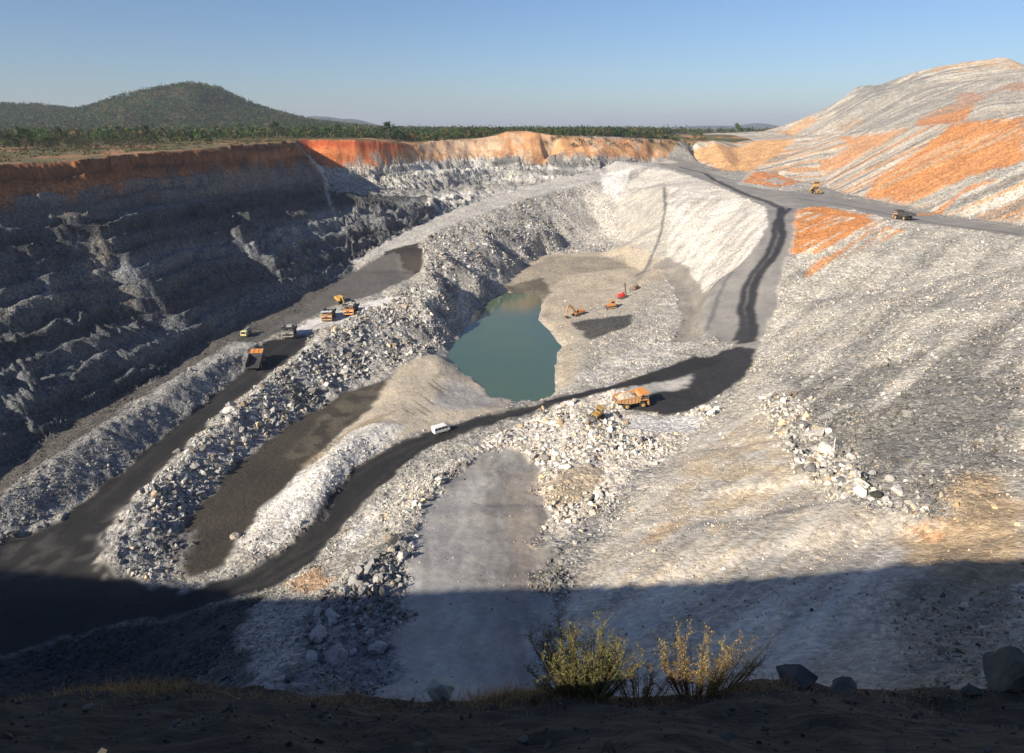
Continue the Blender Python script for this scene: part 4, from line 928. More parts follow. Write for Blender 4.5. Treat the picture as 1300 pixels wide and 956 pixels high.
tree('dark', 850, 172, 11, 'dark tree in the line of trees above the far orange bank', Y=720)
tree('green', 884, 172, 13, 'broad green tree among the far trees left of the dump', Y=730)
tree('green', 936, 172, 13, 'broad green tree where the tree line meets the dump', Y=790)
for i, (a, b, k) in enumerate([(100,186,'bush'),(112,187,'bush'),(122,188,'bush'),(134,188,'bush'),(146,189,'bush'),(158,188,'bush'),(170,187,'bush'),(90,189,'bush'),(180,190,'bush'),(128,184,'green'),(140,185,'bush'),(164,184,'bush')]):
    tree(k, a, b, 15 if k == 'bush' else 19, 'dark green bush in the belt of bushes along the left cliff top', 'bushes along the left cliff top')
for i in range(46):
    a = random.uniform(-10, 195); b = 188.5 - .03 * abs(a - 60) + random.uniform(-6, 3)
    tree(random.choice(['bush', 'bush', 'dark', 'olive']), a, b, random.uniform(9, 15), 'small tree or bush of the thin scrub belt behind the left cliff top', 'scrub belt behind the left cliff top')
for a, b in [(206,186),(222,184),(232,180),(252,182),(266,179),(282,178),(294,180),(312,176),(262,176),(214,178)]:
    tree('bush', a, b, 8, 'small olive bush on the dry ground around the orange bank', 'bushes around the orange bank')
for a in (398,412,428,444,458,470,478,518,540,552,566,578):
    tree(random.choice(['dark', 'olive', 'green']), a + random.uniform(-3, 3), 175, random.uniform(11, 15), 'tree of the forest edge behind the red and tan cliffs', 'trees of the forest edge behind the cliffs', Y=random.uniform(600, 640))
for a, b in [(706,178),(716,181),(738,184),(770,183),(806,180),(812,186),(826,188),(858,184),(872,184),(890,182),(700,188),(750,180)] + [(random.uniform(690, 900), random.uniform(176, 191)) for _ in range(26)]:
    q = march(a, b); tree('bush', a, b, 6, 'dark bush on the far orange bank', 'bushes on the far orange bank', Y=min(q[1] + 2, 690))
tree('bush', 514, 318, 7, 'bright green bush on the lip above the dark coal face')

def forest():
    rg = np.random.default_rng(9); n1, n2, n3 = 24000, 9000, 4500
    x1 = rg.uniform(-1700, 250, n1); y1 = rg.uniform(1000, 1700, n1)
    x2 = rg.uniform(-1300, 1500, n2); y2 = rg.uniform(660, 1300, n2) ; k = (HRm(x2, y2) < -4) & ~((x2 > 170) & (y2 < 1150)); 
    x3 = rg.uniform(-900, -190, n3); y3 = rg.uniform(430, 1000, n3)
    x = np.concatenate([x1, x2[k], x3]); y = np.concatenate([y1, y2[k], y3])
    x4 = rg.uniform(-210, 160, 900); y4 = 668 + rg.exponential(22, 900); x5 = rg.uniform(-210, -20, 500); y5 = rg.uniform(575, 680, 500)
    k5 = y5 > np.interp(x5, [p[0] for p in O_T], [p[1] for p in O_T]) + 12
    x = np.concatenate([x, x4, x5[k5]]); y = np.concatenate([y, y4, y5[k5]])
    m = (np.abs(x) < y * .82 + 20); x, y = x[m], y[m]
    m = fbm(x, y, 60, 3, 140) > np.where(y > 1050, -.75, -.35); x, y = x[m], y[m]
    n = len(x); z = hf(x, y, False); h = rg.uniform(4.5, 9.5, n) * np.where(y < 1000, .85, 1.0)
    q = 13; kk = rg.random(n); pal = np.array([(.026, .055, .011), (.042, .080, .014), (.08, .085, .018), (.13, .08, .026), (.020, .038, .011)])
    pick = np.digitize(kk + .25 * fbm(x, y, 90, 2, 141), [.3, .55, .78, .9]); base = pal[pick]
    P = rg.standard_normal((n, q, 3)) * np.array((.19, .19, .24)) * h[:, None, None]; P[..., 2] += h[:, None] * .55
    P[..., 2] = np.maximum(P[..., 2], h[:, None] * .08)
    P += np.stack([x, y, z], -1)[:, None]
    c = (base[:, None] * (.7 + .6 * rg.random((n, q, 1)))).reshape(-1, 3)
    v, f, cc = leaf_quads(P.reshape(-1, 3), np.repeat(h * .34, q), c, rg, .7)
    put('forest', mesh_np('forest', v, f, cc), [M_LEAF], kind='stuff', label='green and rusty woodland covering the hill and the plain', category='forest')
    rg = np.random.default_rng(19); n = 9000                    # dry scrub on the grassland by the rim
    x = rg.uniform(-420, -120, n); y = rg.uniform(200, 640, n); rx = np.interp(y, [p[1] for p in W_RIM], [p[0] for p in W_RIM])
    m = (x < rx - 7) & (fbm(x, y, 25, 3, 142) > .0 - .5 * (rg.random(n) < .25)) & (np.abs(x) < .8 * y); x, y = x[m], y[m]; n = len(x)
    z = hf(x, y, False); h = rg.uniform(.5, 1.8, n); q = 9
    pal = np.array([(.10, .095, .035), (.16, .12, .05), (.06, .07, .028)])[rg.integers(0, 3, n)]
    P = rg.standard_normal((n, q, 3)) * np.array((.5, .5, .28)) * h[:, None, None]; P[..., 2] = np.abs(P[..., 2]) + .1; P += np.stack([x, y, z], -1)[:, None]
    v, f, cc = leaf_quads(P.reshape(-1, 3), np.repeat(h * .55, q), (pal[:, None] * (.7 + .6 * rg.random((n, q, 1)))).reshape(-1, 3), rg, .7)
    put('scrub', mesh_np('scrub', v, f, cc), [M_LEAF], kind='stuff', label='dry olive scrub and grass on the ground above the left cliff', category='scrub')
def HRm(x, y): return samp(HR, x, y)
forest()

def shrub(px, py, Y, wid, hgt, nst, seed, pal, label, nleaf=85, lean=0):
    rg = np.random.default_rng(seed); q = GY(px, py, Y); z0 = float(hf(np.array([q[0]]), np.array([Y]))[0])
    r = bpy.data.objects.new('shrub', None); C.objects.link(r); r.location = (q[0], Y, z0); r['label'] = label; r['category'] = 'shrub'
    V = []; Fq = []; o = 0; LP = []
    for k in range(nst):
        t = rg.uniform(0, 6.28); sp = rg.uniform(.05, 1) ** .7; ln = hgt * rg.uniform(.6, 1.1) * (1 - .25 * sp)
        b = np.array((math.cos(t) * .18 * sp * wid, math.sin(t) * .12 * sp * wid, -.12)); e = np.array((math.cos(t) * wid * .5 * sp + lean, math.sin(t) * wid * .38 * sp, ln))
        mid = (b + e) / 2 + np.array((math.cos(t) * .05, 0, .08 * ln)) + rg.normal(0, .03, 3)
        ts = np.linspace(0, 1, 7)[:, None]; pts = (1 - ts) ** 2 * b + 2 * ts * (1 - ts) * mid + ts ** 2 * e
        v, f = tube(pts, np.linspace(.009, .002, 7), 4); V.append(v); Fq.append(f + o); o += len(v)
        for w in range(7):                                       # side twigs
            s = rg.uniform(.2, 1); i = int(s * 6 - 1e-6); p0 = pts[i] + (pts[i + 1] - pts[i]) * (s * 6 - i)
            d = rg.normal(0, 1, 3); d[2] = abs(d[2]) + .6; d /= np.linalg.norm(d); p1 = p0 + d * hgt * rg.uniform(.08, .22)
            v, f = tube([p0, (p0 + p1) / 2 + rg.normal(0, .01, 3), p1], [.0035, .0025, .0012], 3); V.append(v); Fq.append(f + o); o += len(v)
            m = int(nleaf / 7); s2 = rg.random((m, 1)); LP.append(p0 + (p1 - p0) * s2 + rg.normal(0, .014, (m, 3)))
        m = nleaf // 5; s2 = rg.uniform(.3, 1, m) * 5.999; i = s2.astype(int); LP.append(pts[i] + (pts[i + 1] - pts[i]) * (s2 - i)[:, None] + rg.normal(0, .018, (m, 3)))
    c = put('stems', mesh_np('stems', np.concatenate(V), np.concatenate(Fq), smooth=True), [M_TWIG], r)
    P = np.concatenate(LP); n = len(P); pal = np.array(pal); zz = P[:, 2] / hgt; k = np.clip((zz * len(pal) + rg.normal(0, .8, n)), 0, len(pal) - 1).astype(int)
    v, f, cc = leaf_quads(P, rg.uniform(.015, .032, n), pal[k] * (.65 + .7 * rg.random((n, 1))), rg, .55)
    put('leaves', mesh_np('leaves', v, f, cc), [M_LEAF], r)
    return r
M_TWIG = mat('twig', (.16, .10, .055), .8)
YG = (.19, .19, .05); OL = (.10, .13, .035); BR = (.26, .13, .045); GD = (.36, .29, .11); GN = (.09, .11, .03)
shrub(738, 868, 7.7, 1.68, 1.05, 140, 1, [GN, OL, OL, OL, YG, YG], 'dense yellow-green leafy shrub in the middle of the rim', 95)
shrub(893, 868, 7.7, 1.62, 1.05, 70, 2, [BR, BR, YG, GD, GD], 'thin golden shrub with bare rusty twigs at its foot, right of the dense one', 85, .12)
shrub(815, 868, 7.9, .9, .62, 22, 3, [BR, BR, YG], 'low rusty shrub filling the gap between the dense and the thin one', 70)
def dry_grass():
    rg = np.random.default_rng(4); V = []; Fq = []; Cc = []; o = 0
    spots = [(195,862,120,900,.16),(300,866,80,120,.14),(425,864,120,170,.30),(520,866,90,110,.22),(250,880,500,900,.09),(760,884,700,900,.08),(500,900,900,700,.07),(625,862,90,700,.22),(680,864,60,400,.2),(960,866,90,220,.2),(1150,868,200,260,.15),(60,868,160,200,.12),(800,866,300,500,.14)]
    for px, py, wpx, n, hg in spots:
        for k in range(n):
            x = (px + rg.normal(0, .3) * wpx - 650) / F * 10.0; Y = 7.7 + rg.normal(0, .35); z = None
            V.append((x, Y)); Cc.append(hg)
    P = np.array(V); hg = np.array(Cc); z = hf(P[:, 0], P[:, 1]); n = len(P)
    b = np.stack([P[:, 0], P[:, 1], z - .03], -1); d = rg.normal(0, .45, (n, 3)); d[:, 2] = 1; L_ = hg * rg.uniform(.5, 1.3, n)
    m = b + d * L_[:, None] * .5; d2 = d.copy(); d2[:, :2] *= 2.0; d2[:, 2] = .7; e = m + d2 * L_[:, None] * .5
    s = rg.normal(0, 1, (n, 3)); s[:, 2] = 0; s /= np.linalg.norm(s, axis=1)[:, None]; s *= .003
    v = np.stack([b - s, b + s, m + s * .8, m - s * .8, e], 1).reshape(-1, 3); i = np.arange(n)[:, None] * 5
    f4 = i + np.array([[0, 1, 2, 3]]); f3 = i + np.array([[3, 2, 4, 4]]); f = np.concatenate([f4])
    me = bpy.data.meshes.new('dry_grass'); me.from_pydata(v.tolist(), [], f4.tolist() + (i + np.array([[3, 2, 4]])).tolist())
    me.update(); c = np.array([(.38, .24, .08), (.30, .15, .05), (.42, .32, .15)])[rg.integers(0, 3, n)] * (.7 + .5 * rg.random((n, 1)))
    at = me.attributes.new('Col', 'FLOAT_COLOR', 'POINT'); c4 = np.ones((n * 5, 4), np.float32); c4[:, :3] = np.repeat(c, 5, axis=0); at.data.foreach_set('color', c4.ravel())
    put('dry_grass', me, [M_LEAF], kind='stuff', label='dry golden grass blades along the rim of the pit', category='grass')
dry_grass()
# ---------------------------------------------------------------- machines (x forward, z up, metres)
def paintm(name, col, rough=.55, dirt=(.30, .27, .22), amount=.5):
    m = bpy.data.materials.new(name); m.use_nodes = True; nt = m.node_tree; b = nt.nodes['Principled BSDF']
    tc = N(nt, 'ShaderNodeTexCoord'); n = N(nt, 'ShaderNodeTexNoise'); n.inputs['Scale'].default_value = 1.6; n.inputs['Detail'].default_value = 6
    nt.links.new(tc.outputs['Object'], n.inputs['Vector']); f = ramp(nt, n.outputs[0], [(.42, 0.0), (.70, 1.0)])
    a = N(nt, 'ShaderNodeRGB'); a.outputs[0].default_value = (*col, 1); d = N(nt, 'ShaderNodeRGB'); d.outputs[0].default_value = (*dirt, 1)
    x = nt.nodes.new('ShaderNodeMix'); x.data_type = 'RGBA'; mu = N(nt, 'ShaderNodeMath', operation='MULTIPLY'); mu.inputs[1].default_value = amount
    nt.links.new(f, mu.inputs[0]); nt.links.new(mu.outputs[0], x.inputs[0]); nt.links.new(a.outputs[0], x.inputs[6]); nt.links.new(d.outputs[0], x.inputs[7])
    nt.links.new(x.outputs[2], b.inputs['Base Color']); b.inputs['Roughness'].default_value = rough
    return m
OR_ = paintm('orange_paint', (.62, .24, .04), amount=.65); YE_ = paintm('yellow_paint', (.55, .32, .04), amount=.6); RD_ = paintm('red_paint', (.65, .03, .02), amount=.25)
DKM = paintm('dark_steel', (.035, .036, .04), .6, (.2, .18, .15), .4); GYM = paintm('dusty_steel', (.24, .23, .21), .7); RUB_ = mat('tyre_rubber', (.022, .021, .02), .85)
WHM = paintm('white_paint', (.80, .80, .78), .35, amount=.2); GLS = mat('dark_glass', (.02, .025, .03), .08); BRS = paintm('worn_blade_steel', (.09, .09, .095), .45)
PY_ = paintm('pale_yellow_paint', (.70, .62, .28), .5, amount=.3); BW_ = paintm('faded_orange_paint', (.50, .26, .10), .7, amount=.6)
DYE = paintm('dull_yellow_paint', (.45, .25, .06), .7, amount=.6)
LDM = attr_mat('truck_load', .95, 2.5, .6, .6)
class B:
    def __init__(s): s.bm = bmesh.new()
    def hexa(s, pts):
        v = [s.bm.verts.new(p) for p in pts]
        for f in ((0,3,2,1),(4,5,6,7),(0,1,5,4),(1,2,6,5),(2,3,7,6),(3,0,4,7)): s.bm.faces.new([v[i] for i in f])
        return s
    def box(s, x0, x1, y0, y1, z0, z1, tx=0, ty=0):
        return s.hexa([(x0,y0,z0),(x1,y0,z0),(x1,y1,z0),(x0,y1,z0),(x0+tx,y0+ty,z1),(x1-tx,y0+ty,z1),(x1-tx,y1-ty,z1),(x0+tx,y1-ty,z1)])
    def prism(s, prof, y0, y1):
        a = [s.bm.verts.new((x, y0, z)) for x, z in prof]; b = [s.bm.verts.new((x, y1, z)) for x, z in prof]; n = len(prof)
        s.bm.faces.new(a); s.bm.faces.new(b[::-1])
        for i in range(n): s.bm.faces.new([a[i], b[i], b[(i+1) % n], a[(i+1) % n]])
        return s
    def cyl(s, p0, p1, r, seg=16, r2=None):
        p0, p1 = Vector(p0), Vector(p1); d = (p1 - p0).normalized(); a = d.orthogonal().normalized(); b = d.cross(a); r2 = r if r2 is None else r2
        A = [s.bm.verts.new(p0 + (a*math.cos(6.2832*k/seg) + b*math.sin(6.2832*k/seg))*r) for k in range(seg)]
        D = [s.bm.verts.new(p1 + (a*math.cos(6.2832*k/seg) + b*math.sin(6.2832*k/seg))*r2) for k in range(seg)]
        s.bm.faces.new(A[::-1]); s.bm.faces.new(D)
        for k in range(seg): s.bm.faces.new([A[k], A[(k+1) % seg], D[(k+1) % seg], D[k]])
        return s
    def build(s, name, m, parent, bev=.03, xf=None):
        bmesh.ops.recalc_face_normals(s.bm, faces=s.bm.faces)
        if bev: bmesh.ops.bevel(s.bm, geom=s.bm.edges[:], offset=bev, segments=1, affect='EDGES', clamp_overlap=True)
        if xf is not None: s.bm.transform(xf)
        me = bpy.data.meshes.new(name); s.bm.to_mesh(me); s.bm.free(); return put(name, me, [m], parent)
def machine(name, label, cat, px, py, toward, group=None, Y=None, tilt=True):
    p = ground(px, py); q = ground(*toward); yaw = math.atan2(q.y - p.y, q.x - p.x)
    r = bpy.data.objects.new(name, None); C.objects.link(r); r['label'] = label; r['category'] = cat
    if group: r['group'] = group
    c, s = math.cos(yaw), math.sin(yaw)
    def h(dx, dy):
        X = p.x + c*dx - s*dy; Y_ = p.y + s*dx + c*dy; return float(hf(np.array([X]), np.array([Y_]))[0])
    k = 2.5; zf, zb, zl, zr_ = h(k, 0), h(-k, 0), h(0, 1.6), h(0, -1.6)
    vx = Vector((c*2*k, s*2*k, zf - zb)).normalized(); vy = Vector((-s*3.2, c*3.2, zl - zr_)).normalized(); vz = vx.cross(vy).normalized(); vy = vz.cross(vx)
    r.matrix_world = Matrix.Translation((p.x, p.y, max((zf + zb) / 2, p.z) - .02)) @ Matrix((vx, vy, vz)).transposed().to_4x4()
    return r
def wheel(par, x, y, r, w, rim=YE_):
    t = B().cyl((x, y - w/2, r), (x, y + w/2, r), r, 22).build('tyre', RUB_, None, .08)
    hub = bpy.data.objects.new('wheel', None); C.objects.link(hub); hub.parent = par; t.parent = hub
    sg = 1 if y > 0 else -1
    B().cyl((x, y + sg*(w/2 - .05), r), (x, y + sg*(w/2 + .04), r), r*.52, 16).cyl((x, y + sg*w/2, r), (x, y + sg*(w/2 + .12), r), r*.2, 10).build('rim', rim, hub, .02)
def heap(par, x0, x1, hw, z, hgt, col, xf=None):
    n, m = 26, 16; V = []; cc = []
    for i in range(n):
        for j in range(m):
            u, v = i/(n-1), j/(m-1); X = x0 + (x1-x0)*u; Y = -hw + 2*hw*v; e = min(1, 4*u, 4*(1-u))*min(1, 4*v, 4*(1-v))
            V.append((X, Y, z + hgt*(e*.7 + .3*e*math.sin(3.1*u)) + .16*e*random.uniform(-1, 1) + .25*e*float(noise(np.array([X*1.1]), np.array([Y*1.1]), par_seed)[0]))); t = random.choice((.7, .9, 1, 1.25)); cc.append([k*t for k in col])
    F_ = np.array([[i*m+j, (i+1)*m+j, (i+1)*m+j+1, i*m+j+1] for i in range(n-1) for j in range(m-1)])
    V = np.array(V)
    if xf is not None: V = np.array([(xf @ Vector(v))[:] for v in V])
    put('load', mesh_np('load', V, F_, np.array(cc)), [LDM], par)
par_seed = 3
def haul_truck(label, px, py, toward, body=OR_, bed=BW_, canopy=None, load=None, raised=0, group='dump trucks at work in the pit'):
    t = machine('dump_truck', label, 'dump truck', px, py, toward, group)
    B().box(-4.0, 3.9, -.75, .75, .95, 1.5).box(-2.6, -1.2, -1.5, 1.5, .75, 1.25).cyl((2.7, -1.6, 1.0), (2.7, 1.6, 1.0), .16, 8).cyl((1.2, -1.35, 1.15), (1.2, -.8, 1.15), .38, 12).box(.1, 1.9, .85, 1.5, .85, 1.45).build('chassis', DKM, t)
    B().prism([(2.1,1.5),(4.45,1.5),(4.55,1.9),(4.4,2.55),(2.1,2.7)], -1.0, .35).prism([(1.75,2.3),(1.95,2.45),(4.2,2.35),(4.45,1.95),(4.45,2.05),(4.2,2.5),(1.8,2.6)], -2.3, 2.2).build('hood', body, t, .03)
    B().box(4.2, 4.62, -2.15, 2.15, .85, 1.35).box(4.1, 4.5, -2.2, -1.75, 1.3, 2.1).box(4.1, 4.5, 1.75, 2.2, 1.3, 2.1).build('bumper', body, t)
    g = B().box(4.5, 4.60, -.85, .2, 1.45, 2.35)
    for k in range(6): g.box(4.58, 4.63, -.8, .15, 1.5 + k*.14, 1.55 + k*.14)
    g.build('grille', DKM, t, 0)
    for y in (-1.35, 1.2): B().cyl((4.60, y, 1.1), (4.66, y, 1.1), .14, 12).build('headlight', WHM, t, 0)
    cb = B().box(2.3, 3.9, .45, 1.95, 2.5, 3.65, .12, .08).box(2.15, 4.1, .35, 2.05, 3.62, 3.76).build('cab', body, t)
    B().hexa([(3.88,.6,2.95),(3.95,.6,2.95),(3.95,1.8,2.95),(3.88,1.8,2.95),(3.80,.62,3.5),(3.87,.62,3.5),(3.87,1.78,3.5),(3.80,1.78,3.5)]).build('windscreen', GLS, cb, 0)
    B().box(2.6, 3.6, 1.86, 1.93, 2.95, 3.5).build('window', GLS, cb, 0)
    for y in (-1.95, 1.55):
        lad = B().box(4.63, 4.68, y, y+.05, .6, 2.3).box(4.63, 4.68, y+.4, y+.45, .6, 2.3)
        for k in range(5): lad.box(4.63, 4.68, y, y+.45, .7 + k*.35, .74 + k*.35)
        lad.build('ladder', GYM, t, 0)
    for y0, y1 in ((-2.25, -1.0), (2.15, .3)):
        rl = B()
        for x, y in ((1.95, y0), (4.2, y0), (4.2, y1)): rl.box(x-.03, x+.03, y-.03, y+.03, 2.45, 3.3)
        rl.box(1.93, 4.22, y0-.035, y0+.035, 3.27, 3.33).box(4.165, 4.235, min(y0, y1), max(y0, y1), 3.26, 3.34).build('railing', GYM, t, 0)
    xf = None
    if raised:
        xf = Matrix.Translation((-3.2, 0, 1.6)) @ Matrix.Rotation(-math.radians(raised), 4, 'Y') @ Matrix.Translation((3.2, 0, -1.6))
        B().cyl((.3, -.5, 1.4), tuple(xf @ Vector((.6, -.5, 1.9))), .14, 10).cyl((.3, .5, 1.4), tuple(xf @ Vector((.6, .5, 1.9))), .14, 10).build('hoist', GYM, t, 0)
    b = B(); b.prism([(-5.0,2.35),(-1.2,1.62),(1.7,1.8),(1.75,1.98),(-1.2,1.82),(-5.0,2.55)], -2.1, 2.1)
    for s in (-1, 1):
        y0, y1 = (2.02, 2.2) if s > 0 else (-2.2, -2.02)
        b.prism([(-5.0,2.4),(-1.2,1.65),(1.75,1.85),(2.2,3.9),(-.5,3.55),(-4.6,3.15)], y0, y1)
        yo0, yo1 = (2.2, 2.32) if s > 0 else (-2.32, -2.2)
        for x in (-3.9, -2.9, -1.9, -.9, .1, 1.1): b.box(x-.1, x+.1, yo0, yo1, 1.95 if x > -2 else 2.25, 3.4)
        b.prism([(-4.6,3.1),(-.5,3.48),(2.2,3.83),(2.2,4.0),(-.5,3.65),(-4.6,3.27)], yo0, yo1)
    b.prism([(1.6,1.85),(1.8,1.85),(2.35,4.0),(2.15,4.0)], -2.1, 2.1)
    bd = b.build('bed', bed, t, .02, xf)
    c = B().prism([(2.1,3.95),(2.4,3.92),(4.5,4.12),(4.65,4.3),(2.1,4.12)], -2.15, 2.15)
    for y in (-2.2, -.75, .7, 2.08): c.prism([(2.1,4.12),(4.55,4.28),(4.5,4.42),(2.1,4.26)], y, y+.12)
    c.build('canopy', canopy or body, bd, .02, xf)
    if load: heap(t, -4.3, 1.9, 1.98, 2.7, 1.35, load, xf)
    for y in (-1.95, 1.95): wheel(t, 2.75, y, .98, .6)
    for y in (-1.95, -1.2, 1.2, 1.95): wheel(t, -2.0, y, .98, .55)
    return t
def track(par, y, L0, L1, h, w, name='track'):
    r = h/2; pr = [(L0 + r - r*math.sin(a), r + r*math.cos(a)) for a in np.linspace(0, math.pi, 9)] + [(L1 - r + r*math.sin(a), r - r*math.cos(a)) for a in np.linspace(0, math.pi, 9)]
    b = B().prism([(x, z + .04) for x, z in pr], y - w/2, y + w/2)
    k = L0 + .3
    while k < L1 - .3: b.box(k, k+.09, y - w/2, y + w/2, -.01, .05); b.box(k, k+.09, y - w/2, y + w/2, h + .03, h + .09); k += .24
    tr = b.build(name, DKM, par, 0)
    s = 1 if y > 0 else -1; q = B()
    for x in np.linspace(L0 + r, L1 - r, 6): q.cyl((x, y + s*w/2, r*.85), (x, y + s*(w/2 + .05), r*.85), r*.42, 10)
    q.build('roller', GYM, tr, 0)
def excavator(label, px, py, toward, m=OR_, reach=1.0, boompose='up', scale=1.0, group='excavators'):
    t = machine('excavator', label, 'excavator', px, py, toward, group)
    for y in (-1.25, 1.25): track(t, y, -2.2, 2.2, .95, .6)
    B().box(-1.2, 1.2, -.95, .95, .4, .9).cyl((0,0,.85), (0,0,1.15), .85, 18).build('undercarriage', DKM, t)
    B().prism([(-2.9,1.2),(1.6,1.2),(1.6,1.6),(.4,2.25),(-2.6,2.35),(-3.0,1.9)], -1.45, -.1).prism([(-2.9,1.2),(.2,1.2),(.2,2.2),(-2.6,2.35),(-3.0,1.9)], -.1, 1.45).box(-2.2, -1.0, -1.1, .6, 2.3, 2.5).build('body', m, t, .06)
    B().prism([(-3.35,1.1),(-2.85,1.1),(-2.85,2.3),(-3.2,2.25),(-3.4,1.9)], -1.4, 1.4).build('counterweight', m, t, .08)
    cb = B().prism([(.25,1.2),(1.75,1.2),(1.85,1.9),(1.5,2.95),(.3,3.0)], .45, 1.45).build('cab', m, t, .04)
    B().prism([(1.80,1.75),(1.87,1.9),(1.54,2.85),(1.47,2.82)], .55, 1.36).prism([(.45,1.9),(1.6,1.9),(1.35,2.8),(.45,2.85)], 1.42, 1.47).build('window', GLS, cb, 0)
    B().cyl((-1.8,-.8,2.3), (-1.8,-.8,2.9), .08, 8).build('exhaust', DKM, t, 0)
    if boompose == 'up': bm_ = [(.9,1.6),(2.6,4.6),(5.0,5.4)]; st = [(5.0,5.4),(6.4,1.4)]; bk = (6.35, 1.2)
    else: bm_ = [(.9,1.6),(2.2,3.7),(4.4,3.7)]; st = [(4.4,3.7),(5.4,1.1)]; bk = (5.3, .9)
    (a0,a1),(b0,b1),(c0,c1) = bm_
    B().prism([(a0-.2,a1-.1),(a0+.3,a1-.2),(b0+.25,b1-.35),(c0+.1,c1-.2),(c0+.1,c1+.2),(b0-.1,b1+.35)], -.3, .3).build('boom', m, t, .04)
    B().cyl((a0+.7, -.38, a1-.2), (b0-.1, -.38, b1-.4), .11, 8).cyl((a0+.7, .38, a1-.2), (b0-.1, .38, b1-.4), .11, 8).cyl((b0+.2, 0, b1+.5), (c0-.3, 0, c1+.65), .11, 8).build('cylinder', GYM, t, 0)
    (d0,d1),(e0,e1) = st
    B().prism([(d0-.45,d1+.55),(d0+.1,d1+.45),(d0+.35,d1-.1),(e0+.18,e1),(e0-.15,e1),(d0-.2,d1-.4)], -.22, .22).build('stick', m, t, .03)
    x, z = bk
    B().prism([(x-.1,z+.35),(x+.3,z+.1),(x+.35,z-.5),(x-.1,z-.95),(x-.8,z-.95),(x-1.15,z-.5),(x-1.0,z-.45),(x-.7,z-.75),(x-.15,z-.7),(x+.1,z-.35),(x,z+.05)], -.65, .65).prism([(x-.1,z+.3),(x+.3,z),(x+.3,z-.6),(x-.2,z-.9),(x-.9,z-.9),(x-1.1,z-.5)], -.7, -.62).prism([(x-.1,z+.3),(x+.3,z),(x+.3,z-.6),(x-.2,z-.9),(x-.9,z-.9),(x-1.1,z-.5)], .62, .7).build('bucket', DKM, t, 0)
    if scale != 1: t.scale = (scale,)*3
    return t
def bulldozer(label, px, py, toward, m=YE_, scale=1.0, group=None):
    t = machine('bulldozer', label, 'bulldozer', px, py, toward, group)
    for y in (-1.15, 1.15): track(t, y, -1.9, 1.9, 1.1, .6)
    B().prism([(-1.7,.7),(2.2,.7),(2.3,1.9),(.3,2.05),(.2,1.7),(-1.7,1.7)], -.8, .8).build('body', m, t, .05)
    g = B().box(2.2, 2.34, -.6, .6, .9, 1.8)
    g.build('grille', DKM, t, 0)
    cb = B().box(-1.3, .3, -.8, .8, 1.7, 2.2).box(-1.5, .5, -.95, .95, 3.05, 3.2)
    for x in (-1.25, .25):
        for y in (-.75, .75): cb.box(x-.06, x+.06, y-.06, y+.06, 2.2, 3.06)
    cb = cb.build('cab', m, t, .02); B().box(-1.15, .18, -.68, .68, 2.2, 3.0).build('window', GLS, cb, 0)
    B().cyl((1.3, .3, 1.95), (1.3, .3, 2.8), .08, 8).build('exhaust', DKM, t, 0)
    pr = [(2.95,.05),(2.75,.4),(2.72,.8),(2.85,1.25),(3.05,1.5),(2.95,1.55),(2.7,1.3),(2.58,.8),(2.62,.35),(2.85,.0)]
    bl = B().prism(pr, -1.95, 1.95).build('blade', BRS, t, 0)
    B().prism([(2.9,.0),(3.05,.0),(3.02,.2),(2.86,.2)], -1.97, 1.97).build('cutting_edge', GYM, bl, 0)
    for y in (-1.6, 1.6): B().box(-.3, 2.75, y-.1, y+.1, .45, .72).build('push_arm', m, t, .02)
    B().cyl((1.6, -.9, 1.6), (2.65, -.7, .9), .08, 8).cyl((1.6, .9, 1.6), (2.65, .7, .9), .08, 8).build('cylinder', GYM, t, 0)
    B().box(-2.6, -1.7, -.7, .7, .7, 1.05).prism([(-2.6,1.4),(-2.35,1.4),(-2.45,.4),(-2.2,.05),(-2.55,.3)], -.1, .1).build('ripper', DKM, t, .02)
    if scale != 1: t.scale = (scale,)*3
    return t
def van(label, px, py, toward):
    t = machine('van', label, 'van', px, py, toward)
    hi = [(-2.1,.35),(2.0,.35),(2.12,.6),(2.05,1.05),(1.75,1.2),(1.35,1.85),(1.1,1.95),(-1.9,1.95),(-2.1,1.75)]
    B().prism(hi, -.85, .85).build('body', WHM, t, .08)
    for s in (-1, 1):
        y0, y1 = (s*.853, s*.866) if s > 0 else (-.866, -.853)
        for x0, x1 in ((-1.95,-1.2),(-1.05,-.25),(-.1,.6)): B().prism([(x0,1.15),(x1,1.15),(x1,1.68),(x0,1.68)], y0, y1).build('window', GLS, t, 0)
        B().prism([(.72,1.15),(1.55,1.15),(1.22,1.68),(.72,1.68)], y0, y1).build('window', GLS, t, 0)
    B().hexa([(1.80,-.7,1.2),(1.84,-.7,1.2),(1.84,.7,1.2),(1.80,.7,1.2),(1.42,-.65,1.8),(1.46,-.65,1.8),(1.46,.65,1.8),(1.42,.65,1.8)]).build('windscreen', GLS, t, 0)
    B().box(2.05, 2.2, -.8, .8, .35, .55).build('bumper', DKM, t, .02)
    for y in (-.6, .6): B().cyl((2.05, y, .8), (2.14, y, .8), .11, 10).build('headlight', GYM, t, 0)
    for x in (-1.3, 1.35):
        for y in (-.78, .78): wheel(t, x, y, .33, .2, GYM)
    t.scale = (1.12,)*3
    return t
haul_truck('large orange dump truck loaded with tan rock on the black pad right of the lake', 801, 516, (835, 512), OR_, BW_, OR_, (.45, .38, .29))
bulldozer('yellow bulldozer with a wide dark blade pushing rubble beside the large dump truck', 757, 531, (738, 545), YE_, 1.05)
van('white van parked on the edge of the black haul road', 560, 549, (600, 537))
haul_truck('empty dump truck with an orange canopy seen from behind on the inner haul road', 325, 466, (333, 446), DKM, DKM, OR_)
